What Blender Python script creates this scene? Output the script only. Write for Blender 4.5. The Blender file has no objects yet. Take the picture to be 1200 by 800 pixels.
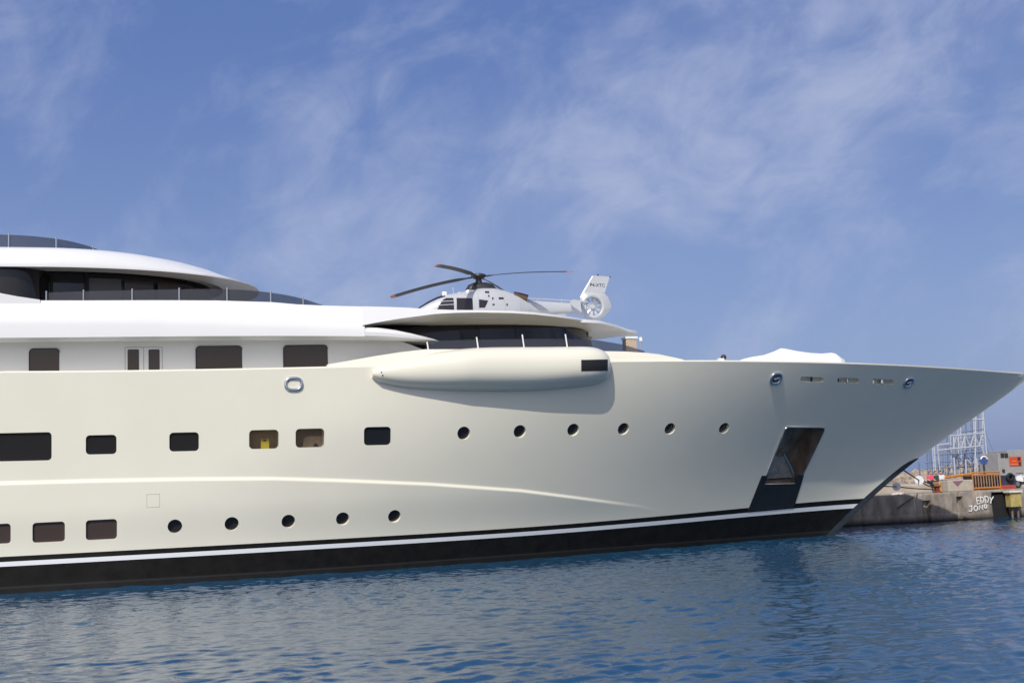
import bpy, bmesh, math, random
import numpy as np
from mathutils import Vector, Matrix
from mathutils.geometry import tessellate_polygon

# ------------------------------------------------------------------ camera, sky, sun, exposure
scene = bpy.context.scene
C = scene.collection
F, PITCH, ROLL, YAW, CAM_H, CAM_D = 1400.0, .1226, .0426, .2677, 3.22, 58.83   # F in pixels of a 1200 wide frame
fw = np.array([math.sin(YAW)*math.cos(PITCH), math.cos(YAW)*math.cos(PITCH), math.sin(PITCH)])
_r = np.array([math.cos(YAW), -math.sin(YAW), 0.0]); _u = np.cross(_r, fw)
rt = _r*math.cos(ROLL) - _u*math.sin(ROLL)
up = _u*math.cos(ROLL) + _r*math.sin(ROLL)
CAM = np.array([0.0, -CAM_D, CAM_H])
cam = bpy.data.cameras.new('camera'); cam.sensor_width = 36.0; cam.lens = F/1200*36
cam.clip_start = .5; cam.clip_end = 20000
cam_ob = bpy.data.objects.new('camera', cam); C.objects.link(cam_ob)
M = Matrix.Identity(4)
for i in range(3):
    M[i][0], M[i][1], M[i][2], M[i][3] = rt[i], up[i], -fw[i], CAM[i]
cam_ob.matrix_world = M
scene.camera = cam_ob

SUN = Vector((-.62, -1.0, 1.14)).normalized()
SUN_EL = math.asin(SUN.z); SUN_AZ = math.atan2(SUN.x, SUN.y)
SKY_STRENGTH, SUN_STRENGTH, EXPOSURE = .11, 3.3, 0.0

world = bpy.data.worlds.new('World'); scene.world = world; world.use_nodes = True
scene.view_settings.view_transform = 'Standard'; scene.view_settings.look = 'None'
scene.view_settings.exposure = EXPOSURE; scene.view_settings.gamma = 1.0
scene.view_settings.use_curve_mapping = False


def pix_dir(x, y):
    d = fw + rt*(x-600)/F - up*(y-400)/F
    return d/np.linalg.norm(d)


def sky():
    nt = world.node_tree; N = nt.nodes; L = nt.links
    bg = N['Background']; bg.inputs['Strength'].default_value = SKY_STRENGTH
    sk = N.new('ShaderNodeTexSky'); sk.sky_type = 'NISHITA'; sk.sun_disc = False
    sk.sun_elevation = SUN_EL; sk.sun_rotation = SUN_AZ
    sk.air_density = 1.0; sk.dust_density = 2.6; sk.ozone_density = 3.0; sk.altitude = 0
    tint = N.new('ShaderNodeMixRGB'); tint.blend_type = 'MULTIPLY'; tint.inputs[0].default_value = 1
    tint.inputs[2].default_value = (.95, .93, 1.0, 1)
    L.new(sk.outputs[0], tint.inputs[1])
    tc = N.new('ShaderNodeTexCoord')
    clear_air = tint

    def math_(op, a, b=None, clamp=False):
        m = N.new('ShaderNodeMath'); m.operation = op; m.use_clamp = clamp
        for i, v in enumerate((a, b)):
            if v is None: continue
            if isinstance(v, (int, float)): m.inputs[i].default_value = v
            else: L.new(v, m.inputs[i])
        return m.outputs[0]

    def noise(vec, scale, detail, rough, dist=0.0):
        n = N.new('ShaderNodeTexNoise'); n.inputs['Scale'].default_value = scale
        n.inputs['Detail'].default_value = detail; n.inputs['Roughness'].default_value = rough
        n.inputs['Distortion'].default_value = dist
        L.new(vec, n.inputs['Vector']); return n.outputs[0]

    def ramp(v, a, b):
        m = N.new('ShaderNodeMapRange'); m.interpolation_type = 'SMOOTHSTEP'
        m.inputs['From Min'].default_value = a; m.inputs['From Max'].default_value = b
        L.new(v, m.inputs['Value']); return m.outputs[0]

    def dotv(vec):
        v = N.new('ShaderNodeVectorMath'); v.operation = 'DOT_PRODUCT'
        L.new(tc.outputs['Generated'], v.inputs[0]); v.inputs[1].default_value = tuple(vec); return v.outputs['Value']
    # cirrus: streaks drawn out along the great circle through two compass directions
    a, b = pix_dir(560, 340), pix_dir(1150, 20)
    n = np.cross(a, b); n /= np.linalg.norm(n)
    along = b - a; along /= np.linalg.norm(along); third = np.cross(along, n)
    comb = N.new('ShaderNodeCombineXYZ')
    for i, (v, s) in enumerate(((along, .72), (n, 1.12), (third, .8))):
        L.new(math_('MULTIPLY', dotv(v), s), comb.inputs[i])
    big = noise(comb.outputs[0], 4.6, 7, .58, .6)
    fine = noise(comb.outputs[0], 16.0, 8, .6, .6)
    off = dotv(n)
    warp = math_('MULTIPLY', math_('SUBTRACT', noise(tc.outputs['Generated'], 4.0, 5, .55), .5), .24)
    dist = math_('ABSOLUTE', math_('ADD', math_('ADD', off, warp), .015))
    band = math_('SUBTRACT', 1.0, ramp(dist, .02, .15))
    puff = noise(tc.outputs['Generated'], 6.5, 8, .58, .25)
    mix = math_('ADD', math_('ADD', math_('MULTIPLY', big, .50), math_('MULTIPLY', fine, .26)), math_('MULTIPLY', puff, .24))
    wisps = math_('MULTIPLY', ramp(mix, .46, .68), .80)
    core = math_('MULTIPLY', band, math_('ADD', .10, math_('MULTIPLY', ramp(mix, .42, .64), .46)))
    tot = math_('ADD', wisps, core)
    fac = math_('DIVIDE', tot, math_('ADD', 1.0, math_('MULTIPLY', tot, .55)))      # thins out softly, never a flat sheet
    sep = N.new('ShaderNodeSeparateXYZ'); L.new(tc.outputs['Generated'], sep.inputs[0])
    fac = math_('MULTIPLY', fac, ramp(sep.outputs[2], -.02, .14))
    # high thin veil evens out the sky on the side away from the sun
    away = math_('MULTIPLY', ramp(math_('MULTIPLY', dotv((SUN.x, SUN.y, 0)), -1.0), -.15, .45), .66)
    veil = N.new('ShaderNodeMixRGB'); L.new(away, veil.inputs[0]); L.new(tint.outputs[0], veil.inputs[1])
    low = N.new('ShaderNodeMixRGB'); L.new(ramp(sep.outputs[2], .0, .42), low.inputs[0])
    low.inputs[1].default_value = (2.5, 3.35, 5.9, 1); low.inputs[2].default_value = (1.02, 1.80, 4.6, 1)
    L.new(low.outputs[0], veil.inputs[2])
    cl = N.new('ShaderNodeMixRGB'); L.new(fac, cl.inputs[0]); L.new(veil.outputs[0], cl.inputs[1])
    cl.inputs[2].default_value = (4.3, 4.8, 6.5, 1)
    L.new(cl.outputs[0], bg.inputs['Color'])


sky()
sun = bpy.data.lights.new('sun', 'SUN'); sun.energy = SUN_STRENGTH; sun.angle = math.radians(.5); sun.color = (1, .95, .85)
sun_ob = bpy.data.objects.new('sun', sun); C.objects.link(sun_ob)
sun_ob.rotation_euler = (-SUN).to_track_quat('-Z', 'Y').to_euler(); sun_ob.location = (-30, -70, 80)


# ------------------------------------------------------------------ surveying helpers (where a sight line meets a plane)
def at(px, py, Y):
    d = pix_dir(px, py); t = (Y-CAM[1])/d[1]; return CAM + t*d


def on_z(px, py, Z):
    d = pix_dir(px, py); t = (Z-CAM[2])/d[2]; return CAM + t*d


# ------------------------------------------------------------------ object helpers
def link(name, me, mat=None, parent=None):
    o = bpy.data.objects.new(name, me); C.objects.link(o)
    if mat is not None:
        me.materials.clear(); me.materials.append(mat)
    if parent is not None: o.parent = parent
    return o


def obj(name, bm, mat, parent=None, smooth=None, weld=True):
    if weld: bmesh.ops.remove_doubles(bm, verts=bm.verts, dist=1e-5)
    bmesh.ops.recalc_face_normals(bm, faces=bm.faces)
    if smooth is not None:
        ang = math.radians(smooth)
        for f in bm.faces: f.smooth = True
        for e in bm.edges:
            if len(e.link_faces) == 2:
                try: e.smooth = e.calc_face_angle() < ang
                except ValueError: pass
    me = bpy.data.meshes.new(name); bm.to_mesh(me); bm.free()
    return link(name, me, mat, parent)


def tag(o, label=None, cat=None, group=None, kind=None):
    for k, v in (('label', label), ('category', cat), ('group', group), ('kind', kind)):
        if v: o[k] = v
    return o


def thing(name, loc, label, cat, group=None):
    o = bpy.data.objects.new(name, None); C.objects.link(o); o.location = loc; o.empty_display_size = .3
    bpy.context.view_layer.update()
    return tag(o, label, cat, group)


def put(o, root):
    """parent o (built in world coordinates) to root that stands unrotated at root.location"""
    o.parent = root; o.matrix_parent_inverse = Matrix.Translation(root.location).inverted(); return o


def box(bm, lo, hi, bevel=0.0):
    c = [(a+b)/2 for a, b in zip(lo, hi)]; s = [abs(b-a) for a, b in zip(lo, hi)]
    r = bmesh.ops.create_cube(bm, size=1.0, matrix=Matrix.Translation(c) @ Matrix.Diagonal((*s, 1)))
    if bevel:
        es = list({e for v in r['verts'] for e in v.link_edges})
        bmesh.ops.bevel(bm, geom=es, offset=bevel, segments=2, affect='EDGES', profile=.5)


def tube(bm, pts, r, n=8, cap=True):
    pts = [Vector(p) for p in pts]; rs = r if isinstance(r, (list, tuple)) else [r]*len(pts)
    rings = []
    ref = None
    for i, p in enumerate(pts):
        d = (pts[min(i+1, len(pts)-1)] - pts[max(i-1, 0)]).normalized()
        if ref is None:
            ref = Vector((0, 0, 1)) if abs(d.z) < .9 else Vector((1, 0, 0))
        a = d.cross(ref).normalized(); b = a.cross(d).normalized(); ref = b
        rings.append([bm.verts.new(p + (a*math.cos(2*math.pi*k/n) + b*math.sin(2*math.pi*k/n))*rs[i]) for k in range(n)])
    for A, B in zip(rings, rings[1:]):
        for k in range(n): bm.faces.new((A[k], A[(k+1) % n], B[(k+1) % n], B[k]))
    if cap:
        bm.faces.new(rings[0]); bm.faces.new(rings[-1])


def bar(bm, a, b, w, h=None):
    """rectangular bar from a to b"""
    tube(bm, [a, b], (w if h is None else w)*.7071, 4)


def loft(bm, rings, closed=True, caps=True):
    V = [[bm.verts.new(tuple(p)) for p in r] for r in rings]
    n = len(V[0])
    for A, B in zip(V, V[1:]):
        for k in range(n if closed else n-1):
            q = [A[k], A[(k+1) % n], B[(k+1) % n], B[k]]
            try: bm.faces.new(q)
            except ValueError: pass
    if caps and closed:
        for r in (V[0], V[-1]):
            try: bm.faces.new(r)
            except ValueError: pass
    return V


def prism(bm, pts, d):
    """pts polygon (world), extruded by vector d"""
    d = Vector(d)
    A = [bm.verts.new(tuple(p)) for p in pts]; B = [bm.verts.new(tuple(Vector(tuple(p))+d)) for p in pts]
    n = len(A)
    bm.faces.new(A); bm.faces.new(B)
    for k in range(n): bm.faces.new((A[k], A[(k+1) % n], B[(k+1) % n], B[k]))


def disc_ring(bm, c, ax, r0, r1, n=32):
    """torus-like band of round section r1 around centre c, axis ax, radius r0"""
    ax = Vector(ax).normalized(); t = Vector((0, 0, 1)) if abs(ax.z) < .9 else Vector((1, 0, 0))
    a = ax.cross(t).normalized(); b = ax.cross(a)
    rings = []
    for k in range(n):
        th = 2*math.pi*k/n; e = a*math.cos(th)+b*math.sin(th)
        rings.append([bm.verts.new(Vector(c)+e*(r0+r1*math.cos(q))+ax*r1*math.sin(q)) for q in [2*math.pi*j/8 for j in range(8)]])
    for k in range(n):
        A, B = rings[k], rings[(k+1) % n]
        for j in range(8): bm.faces.new((A[j], A[(j+1) % 8], B[(j+1) % 8], B[j]))


def ss(x, a, b):
    t = np.clip((x-a)/(b-a), 0, 1); return t*t*(3-2*t)


# ------------------------------------------------------------------ materials
def mat(name, col, rough=.5, metal=0.0, spec=.5, coat=0.0, var=0.0, vscale=3.0, bump=0.0, bscale=20.0, alpha=1.0, col2=None, stretch=None):
    m = bpy.data.materials.new(name); m.use_nodes = True
    nt = m.node_tree; N = nt.nodes; L = nt.links; b = N['Principled BSDF']
    b.inputs['Base Color'].default_value = (*col, 1); b.inputs['Roughness'].default_value = rough
    b.inputs['Metallic'].default_value = metal; b.inputs['Specular IOR Level'].default_value = spec
    b.inputs['Coat Weight'].default_value = coat; b.inputs['Coat Roughness'].default_value = .06
    b.inputs['Alpha'].default_value = alpha
    tc = N.new('ShaderNodeTexCoord'); vec = tc.outputs['Object']
    if stretch:
        mp = N.new('ShaderNodeMapping'); mp.inputs['Scale'].default_value = stretch; L.new(vec, mp.inputs[0]); vec = mp.outputs[0]
    if var or col2:
        n = N.new('ShaderNodeTexNoise'); n.inputs['Scale'].default_value = vscale; n.inputs['Detail'].default_value = 8
        n.inputs['Roughness'].default_value = .62; L.new(vec, n.inputs['Vector'])
        mr = N.new('ShaderNodeMapRange'); mr.inputs['From Min'].default_value = .32; mr.inputs['From Max'].default_value = .68
        L.new(n.outputs[0], mr.inputs['Value'])
        mx = N.new('ShaderNodeMixRGB'); L.new(mr.outputs[0], mx.inputs[0])
        c2 = col2 or tuple(c*(1+var) for c in col); c1 = col if col2 else tuple(c*(1-var) for c in col)
        mx.inputs[1].default_value = (*c1, 1); mx.inputs[2].default_value = (*c2, 1)
        L.new(mx.outputs[0], b.inputs['Base Color'])
        rr = N.new('ShaderNodeMapRange'); rr.inputs['To Min'].default_value = rough*.85; rr.inputs['To Max'].default_value = min(1, rough*1.2)
        L.new(n.outputs[0], rr.inputs['Value']); L.new(rr.outputs[0], b.inputs['Roughness'])
    if bump:
        n2 = N.new('ShaderNodeTexNoise'); n2.inputs['Scale'].default_value = bscale; n2.inputs['Detail'].default_value = 5
        L.new(vec, n2.inputs['Vector'])
        bp = N.new('ShaderNodeBump'); bp.inputs['Strength'].default_value = bump; bp.inputs['Distance'].default_value = .05
        L.new(n2.outputs[0], bp.inputs['Height']); L.new(bp.outputs[0], b.inputs['Normal'])
    return m


CREAM = mat('cream_paint', (.785, .760, .640), .30, spec=.4, coat=.25, var=.02, vscale=.35, bump=.10, bscale=.55)
WHITE = mat('white_paint', (.775, .775, .77), .32, var=.012, vscale=.7)
SOFFIT = mat('soffit_paint', (.70, .70, .68), .45)
UNDER = mat('beige_soffit', (.68, .64, .55), .5)
BLACK = mat('black_antifouling', (.011, .010, .009), .42, spec=.22, var=.35, vscale=2.2)
def salt_line(m):
    nt = m.node_tree; N = nt.nodes; L = nt.links; b = N['Principled BSDF']; src = b.inputs['Base Color'].links[0].from_socket
    g = N.new('ShaderNodeNewGeometry'); sp = N.new('ShaderNodeSeparateXYZ'); L.new(g.outputs['Position'], sp.inputs[0])
    n = N.new('ShaderNodeTexNoise'); n.inputs['Scale'].default_value = 1.1; n.inputs['Detail'].default_value = 7
    a = N.new('ShaderNodeMath'); a.operation = 'MULTIPLY_ADD'; L.new(n.outputs[0], a.inputs[0]); a.inputs[1].default_value = -.28; L.new(sp.outputs[2], a.inputs[2])
    r = N.new('ShaderNodeValToRGB'); L.new(a.outputs[0], r.inputs[0])
    e = r.color_ramp.elements; e[0].position = .04; e[0].color = (.25, .25, .25, 1); e[1].position = .16; e[1].color = (0, 0, 0, 1)
    x = e.new(.10); x.color = (1, 1, 1, 1); x = e.new(.13); x.color = (.35, .35, .35, 1)
    mx = N.new('ShaderNodeMixRGB'); L.new(r.outputs[0], mx.inputs[0]); L.new(src, mx.inputs[1]); mx.inputs[2].default_value = (.034, .034, .034, 1)
    L.new(mx.outputs[0], b.inputs['Base Color'])
salt_line(BLACK)
STRIPE = mat('stripe_white', (.82, .84, .86), .35)
GLASS = mat('dark_window_glass', (.022, .018, .019), .06, spec=.5)
GLASS_BROWN = mat('bronze_window_glass', (.060, .042, .036), .08, spec=.45)
GLASS_BLUE = mat('blue_black_window_glass', (.014, .015, .018), .08, spec=.3)
BLIND = mat('grey_blind', (.12, .115, .115), .3, spec=.4)
TINT = mat('tinted_balustrade_glass', (.045, .047, .058), .05, spec=.5, alpha=.78)
CHROME = mat('polished_steel', (.72, .73, .74), .16, metal=1)
STEEL = mat('stainless_steel', (.62, .63, .64), .3, metal=1)
POCKET = mat('anchor_pocket_steel', (.24, .19, .15), .45, metal=.6, var=.5, vscale=1.6, stretch=(1, 1, .35))
ANCHOR = mat('anchor_iron', (.33, .29, .25), .5, metal=.4, var=.3, vscale=4)
PLATE = mat('rubbing_plate', (.020, .021, .023), .45, var=.3, vscale=1.5)
STEMBAR = mat('stem_plate', (.035, .042, .052), .4, var=.25, vscale=2)
BLACKPAINT = mat('matt_black', (.012, .012, .013), .55)
GREYLINE = mat('panel_seam', (.42, .40, .36), .6)
TEAK = mat('teak_planking', (.46, .37, .29), .6, var=.2, vscale=6)
TAN = mat('tan_panelling', (.46, .31, .18), .5, var=.15, vscale=2)
CURTAIN = mat('beige_curtain', (.55, .40, .26), .8, var=.1, vscale=6)
YELLOW = mat('yellow_card', (.75, .58, .03), .6)
CANVAS = mat('white_canvas', (.80, .80, .80), .8, var=.03, vscale=5, bump=.3, bscale=3)
SILVER = mat('silver_paint', (.54, .56, .585), .28, metal=.12, coat=.4)
HELI_DARK = mat('dark_composite', (.03, .028, .032), .45)
HELI_BLADE = mat('rotor_blade_grey', (.055, .055, .06), .5)
ORANGE_TIP = mat('orange_paint', (.48, .15, .08), .45)
COCKPIT = mat('helicopter_glass', (.028, .020, .022), .06, spec=.6)
SKIN = mat('skin', (.50, .30, .21), .55)


# ------------------------------------------------------------------ hull form
ZS_T = [(-60, 8.60), (-30, 8.64), (-7, 8.68), (1, 8.72), (9, 8.70)]
_stz = np.array([-1.5, 0, .38, 1.03, 1.95, 2.83, 3.81, 4.4, 5.35, 6.23, 6.74, 8.17, 8.9])
_stx = np.array([31.9, 33.69, 34.19, 35.03, 36.32, 37.57, 39.07, 40.1, 41.8, 43.4, 44.35, 46.76, 47.95])
_stp = np.polyfit(_stz, _stx, 4)


def stem_x(z): return np.polyval(_stp, z)


def hb0(X, z):
    """half breadth of the hull without the ledge"""
    X = np.asarray(X, float); z = np.asarray(z, float)
    w = np.clip(z/8.6, 0, 1.02)
    X0 = -5 + 15*w**1.8
    Bm = 7.95 + .25*w
    t = np.clip((X-X0)/(stem_x(z)-X0), 0, 1)
    a = 2.0 + .35*w; b = 1.35 - .25*w
    return Bm*np.power(np.clip(1-t**a, 0, 1), b)


ZK_X = np.array([-60., 60.]); ZK_Z = np.array([4.3, 4.3])


def zk(X): return np.interp(X, ZK_X, ZK_Z)


def hb(X, z):
    A = 1-ss(np.asarray(X, float), 17.5, 23.2)
    d = .10*A*(1-ss(z-zk(X), -.085, .085))
    d = d*ss(z, 1.5, 3.2)
    return hb0(X, z) + np.where(hb0(X, z) > .05, d, 0)


def hull_hit(px, py, fn=hb, zmax=9.2):
    d = pix_dir(px, py)
    ts = np.linspace(35, 110, 1500); P = CAM + ts[:, None]*d
    g = P[:, 1] + np.where(P[:, 2] < zmax, fn(P[:, 0], P[:, 2]), -50)
    i = np.argmax(g > 0); lo, hi = ts[i-1], ts[i]
    for _ in range(40):
        m = (lo+hi)/2; Q = CAM + m*d
        if Q[1] + fn(Q[0], Q[2]) > 0: hi = m
        else: lo = m
    return CAM + hi*d


def hull_n(P):
    e = .05
    dx = (hb(P[0]+e, P[2])-hb(P[0]-e, P[2]))/(2*e); dz = (hb(P[0], P[2]+e)-hb(P[0], P[2]-e))/(2*e)
    return Vector((-dx, -1, -dz)).normalized()   # outward on the starboard side (y = -hb)


# the ledge and the sheer are surveyed once on the bare form
_k = [hull_hit(x, y, hb0) for x, y in ((0, 566), (110, 563), (220, 561), (320, 560.4), (400, 562.7), (505, 567), (610, 574.5), (680, 583.5), (750, 593), (778, 600))]
ZK_X = np.array([-60.] + [p[0] for p in _k] + [40.]); ZK_Z = np.array([_k[0][2]] + [p[2] for p in _k] + [_k[-1][2]+.2])


def sheer_pt(px, py):
    return hull_hit(px, py, lambda X, z: hb0(X, np.full_like(np.asarray(z, float), 8.55)), 11.5)


_s = [sheer_pt(x, y) for x, y in ((0, 435), (250, 430), (400, 428.7), (480, 428), (600, 425.5), (720, 422.6), (800, 421.3), (880, 421.4), (950, 423.4), (1020, 426), (1100, 430.3), (1160, 434.5))]
_sx = np.array([p[0] for p in _s]); _sz = np.array([p[2] for p in _s])
_shp = np.polyfit(np.append(_sx, [47.0, 47.2]), np.append(_sz, [8.62, 8.6]), 4)


def sheer(X):
    X = np.asarray(X, float)
    return np.where(X < _sx[0], _sz[0], np.polyval(_shp, np.clip(X, _sx[0], 48)))


def boot(X, k):
    X = np.asarray(X, float); rise = .45*ss(X, 8, 36)**1.5
    return (1.06, 1.24, 1.44)[k] + rise*(.75, .85, 1.0)[k]


XA = -42.0
NC = 250
S = np.linspace(0, 1, NC); S = S*.85 + .15*S**.6      # a little denser aft is harmless
S = 1-(1-S)**1.08


def level_rows(level, inset=0.0):
    """points along one (sloping) level on the starboard side"""
    z = np.full(NC, 4.0)
    for _ in range(12):
        X = XA + S*(stem_x(z)-XA); z = level(X)
    X = XA + S*(stem_x(z)-XA)
    y = hb(X, z) - inset*np.clip(hb(X, z)*2, 0, 1); y[-1] = 0; y = np.maximum(y, 0)
    return np.stack([X, -y, z], 1)


def blend(f, g, t): return lambda X: f(X)*(1-t)+g(X)*t


lv_b0 = lambda X: boot(X, 0)
lv_b1 = lambda X: boot(X, 1)
lv_b2 = lambda X: boot(X, 2)
lv_ka = lambda X: np.maximum(zk(X)-.11, boot(X, 2)+.05)
lv_kb = lambda X: np.maximum(zk(X)+.11, boot(X, 2)+.3)
lv_s0 = lambda X: sheer(X)-.07


def seg(f, g, n, last=False):
    return [blend(f, g, i/n) for i in range(n+(1 if last else 0))]


yacht = thing('yacht', (0, 0, 0), 'huge cream and white motor yacht with a helicopter deck, lying in the harbour', 'yacht')

hull_levels = seg(lv_b2, lv_ka, 14) + seg(lv_ka, lv_kb, 8) + seg(lv_kb, lv_s0, 26, True)
rows = [level_rows(l) for l in hull_levels]
top = level_rows(sheer, .05)
rows.append(top)


def hull_solid():
    bm = bmesh.new()
    st = [[bm.verts.new(p) for p in r] for r in rows]
    po = [[bm.verts.new((p[0], -p[1], p[2])) if i < NC-1 else st[k][i] for i, p in enumerate(r)] for k, r in enumerate(rows)]
    for k in range(len(rows)-1):
        for i in range(NC-1):
            bm.faces.new((st[k][i], st[k][i+1], st[k+1][i+1], st[k+1][i]))
            a = (po[k][i], po[k+1][i], po[k+1][i+1], po[k][i+1])
            bm.faces.new(a)
    for i in range(NC-1):
        for k in (0, len(rows)-1):
            q = [st[k][i], st[k][i+1], po[k][i+1], po[k][i]]
            if i == NC-2: q = [st[k][i], st[k][i+1], po[k][i]]
            bm.faces.new(q)
    bm.faces.new([r[0] for r in st] + [r[0] for r in reversed(po)])
    bmesh.ops.recalc_face_normals(bm, faces=bm.faces)
    me = bpy.data.meshes.new('hull'); bm.to_mesh(me); bm.free()
    return link('hull', me, CREAM)


def round_rect(cx, cy, w, h, r, n=5, skew=0.0, slope=0.0):
    """rounded outline in picture measures: slope tilts it with the deck line"""
    pts = []
    for (sx, sy, a0) in ((1, -1, -90), (1, 1, 0), (-1, 1, 90), (-1, -1, 180)):
        for k in range(n+1):
            a = math.radians(a0 + 90*k/n)
            x = sx*(w/2-r) + r*math.cos(a); y = sy*(h/2-r) + r*math.sin(a)
            pts.append((cx+x+skew*y, cy+y+slope*x))
    return pts


def circle(cx, cy, rx, ry, n=24):
    return [(cx+rx*math.cos(2*math.pi*k/n), cy+ry*math.sin(2*math.pi*k/n)) for k in range(n)]


cutters = bmesh.new()
openings = []      # (kind, outline points on the hull, centre, normal)


def cut(outline, depth, kind, n=None):
    P = [Vector(hull_hit(x, y)) for x, y in outline]
    c = sum(P, Vector())/len(P); n = n or hull_n(c)
    # flatten the outline into the tangent plane so that the pocket is a true prism
    Q = [p - n*((p-c).dot(n)) for p in P]
    prism(cutters, [q + n*.30 for q in Q], -n*(.30+depth))
    openings.append((kind, Q, c, n)); return Q, c, n


def metres_circle(px, py, r, n=24):
    c = Vector(hull_hit(px, py)); nn = hull_n(c)
    tx = Vector((0, 0, 1)).cross(nn).normalized()
    if tx.x < 0: tx = -tx
    tz = nn.cross(tx); tz = tz if tz.z > 0 else -tz
    return c, nn, tx, tz


WIN_UP = [(15, 523.5, 91, 33), (118.5, 520.7, 36, 22.5), (215.7, 517.4, 34.5, 22), (309.2, 514.5, 34.5, 22), (363.2, 513, 33.5, 22), (442.3, 510.7, 31.5, 21.5)]
WIN_LOW = [(-6, 625.5, 37, 23.5), (57, 623.2, 38, 23.5), (118.8, 620.2, 36.5, 23.5)]
PORT_UP = [(543.6, 507.4), (609.2, 505.4), (671.8, 503.5), (730.6, 502.4), (785.2, 502.2), (848.5, 501.6)]
PORT_LOW = [(205, 616.5), (271.6, 613.5), (338, 610.6), (401.6, 607.6), (462.3, 604.7)]
for i, (cx, cy, w, h) in enumerate(WIN_UP):
    cut(round_rect(cx, cy, w, h, 4.6, slope=-.022), 1.0 if i in (3, 4) else .24, 'room' + str(i) if i in (3, 4) else ('wideblue' if i == 5 else 'window'))
for (cx, cy, w, h) in WIN_LOW:
    cut(round_rect(cx, cy, w, h, 4.2, slope=-.05), .22, 'lowwindow')
for (px, py), r in [(p, .295) for p in PORT_UP] + [(p, .285) for p in PORT_LOW]:
    c, n, tx, tz = metres_circle(px, py, r)
    Q = [c + tx*r*math.cos(2*math.pi*k/28) + tz*r*math.sin(2*math.pi*k/28) for k in range(28)]
    prism(cutters, [q + n*.3 for q in Q], -n*.58)
    openings.append(('porthole', Q, c, n))
for (cx, cy, w) in ((951.5, 444.5, 27), (994.3, 445.9, 26), (1034.7, 447.3, 26)):
    cut(round_rect(cx, cy, w, 6.2, 3.0, slope=.03), .24, 'slot')
ANCH = [(920.6, 499.6), (966, 500.8), (937, 566), (895, 567)]
anchor_hole = cut([(897, 560), (919, 503), (920.2, 501), (923, 500), (962, 500.6), (965.4, 501.6), (965, 504.5), (937, 566), (894.6, 567)], .95, 'anchor')

hull = hull_solid()
cme = bpy.data.meshes.new('cut'); bmesh.ops.recalc_face_normals(cutters, faces=cutters.faces); cutters.to_mesh(cme); cutters.free()
cut_ob = link('cut', cme)
md = hull.modifiers.new('b', 'BOOLEAN'); md.operation = 'DIFFERENCE'; md.solver = 'EXACT'; md.object = cut_ob
bpy.context.view_layer.update()
dg = bpy.context.evaluated_depsgraph_get()
hme = bpy.data.meshes.new_from_object(hull.evaluated_get(dg)); hme.name = 'hull'
hull.modifiers.clear(); hull.data = hme; hme.materials.clear(); hme.materials.append(CREAM)
bpy.data.objects.remove(cut_ob)
bm = bmesh.new(); bm.from_mesh(hme)
for f in bm.faces: f.smooth = True
for e in bm.edges:
    if len(e.link_faces) == 2: e.smooth = e.calc_face_angle() < math.radians(28)
bm.to_mesh(hme); bm.free()
hull.parent = yacht

# black boot top with its white stripe, below the cream
bm = bmesh.new()
for seglist in (seg(lambda X: np.full_like(X, -1.4), lv_b0, 6, True), seg(lv_b1, lv_b2, 2, True)):
    R = [level_rows(l) for l in seglist]
    for s in (1, -1): loft(bm, [[(p[0], p[1]*s, p[2]) for p in r] for r in R], closed=False)
obj('boot_top', bm, BLACK, yacht, 40)
bm = bmesh.new(); R = [level_rows(l) for l in seg(lv_b0, lv_b1, 2, True)]
for s in (1, -1): loft(bm, [[(p[0], p[1]*s, p[2]) for p in r] for r in R], closed=False)
obj('boot_stripe', bm, STRIPE, yacht, 40)

# dark plate up the stem
bm = bmesh.new()
zz = np.linspace(-.4, 3.95, 24)
for s in (1, -1):
    R = []
    for z in zz:
        xs = float(stem_x(z)); w = .50 if z < 3.7 else .50-(z-3.7)*1.2
        row = []
        for k in range(6):
            x = xs - w*(1-k/5); row.append((x + .02*(k/5), s*(-(float(hb(x, z))+.018)), z))
        row[-1] = (xs+.05, 0, z); R.append(row)
    loft(bm, R, closed=False)
obj('stem_plate', bm, STEMBAR, yacht, 40)


def pane(Q, c, n, d, grow, m, name, parent=None, thick=.03):
    bm = bmesh.new()
    prism(bm, [c + (q-c)*grow - n*d for q in Q], -n*thick)
    o = obj(name, bm, m, parent or hull); return o


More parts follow.
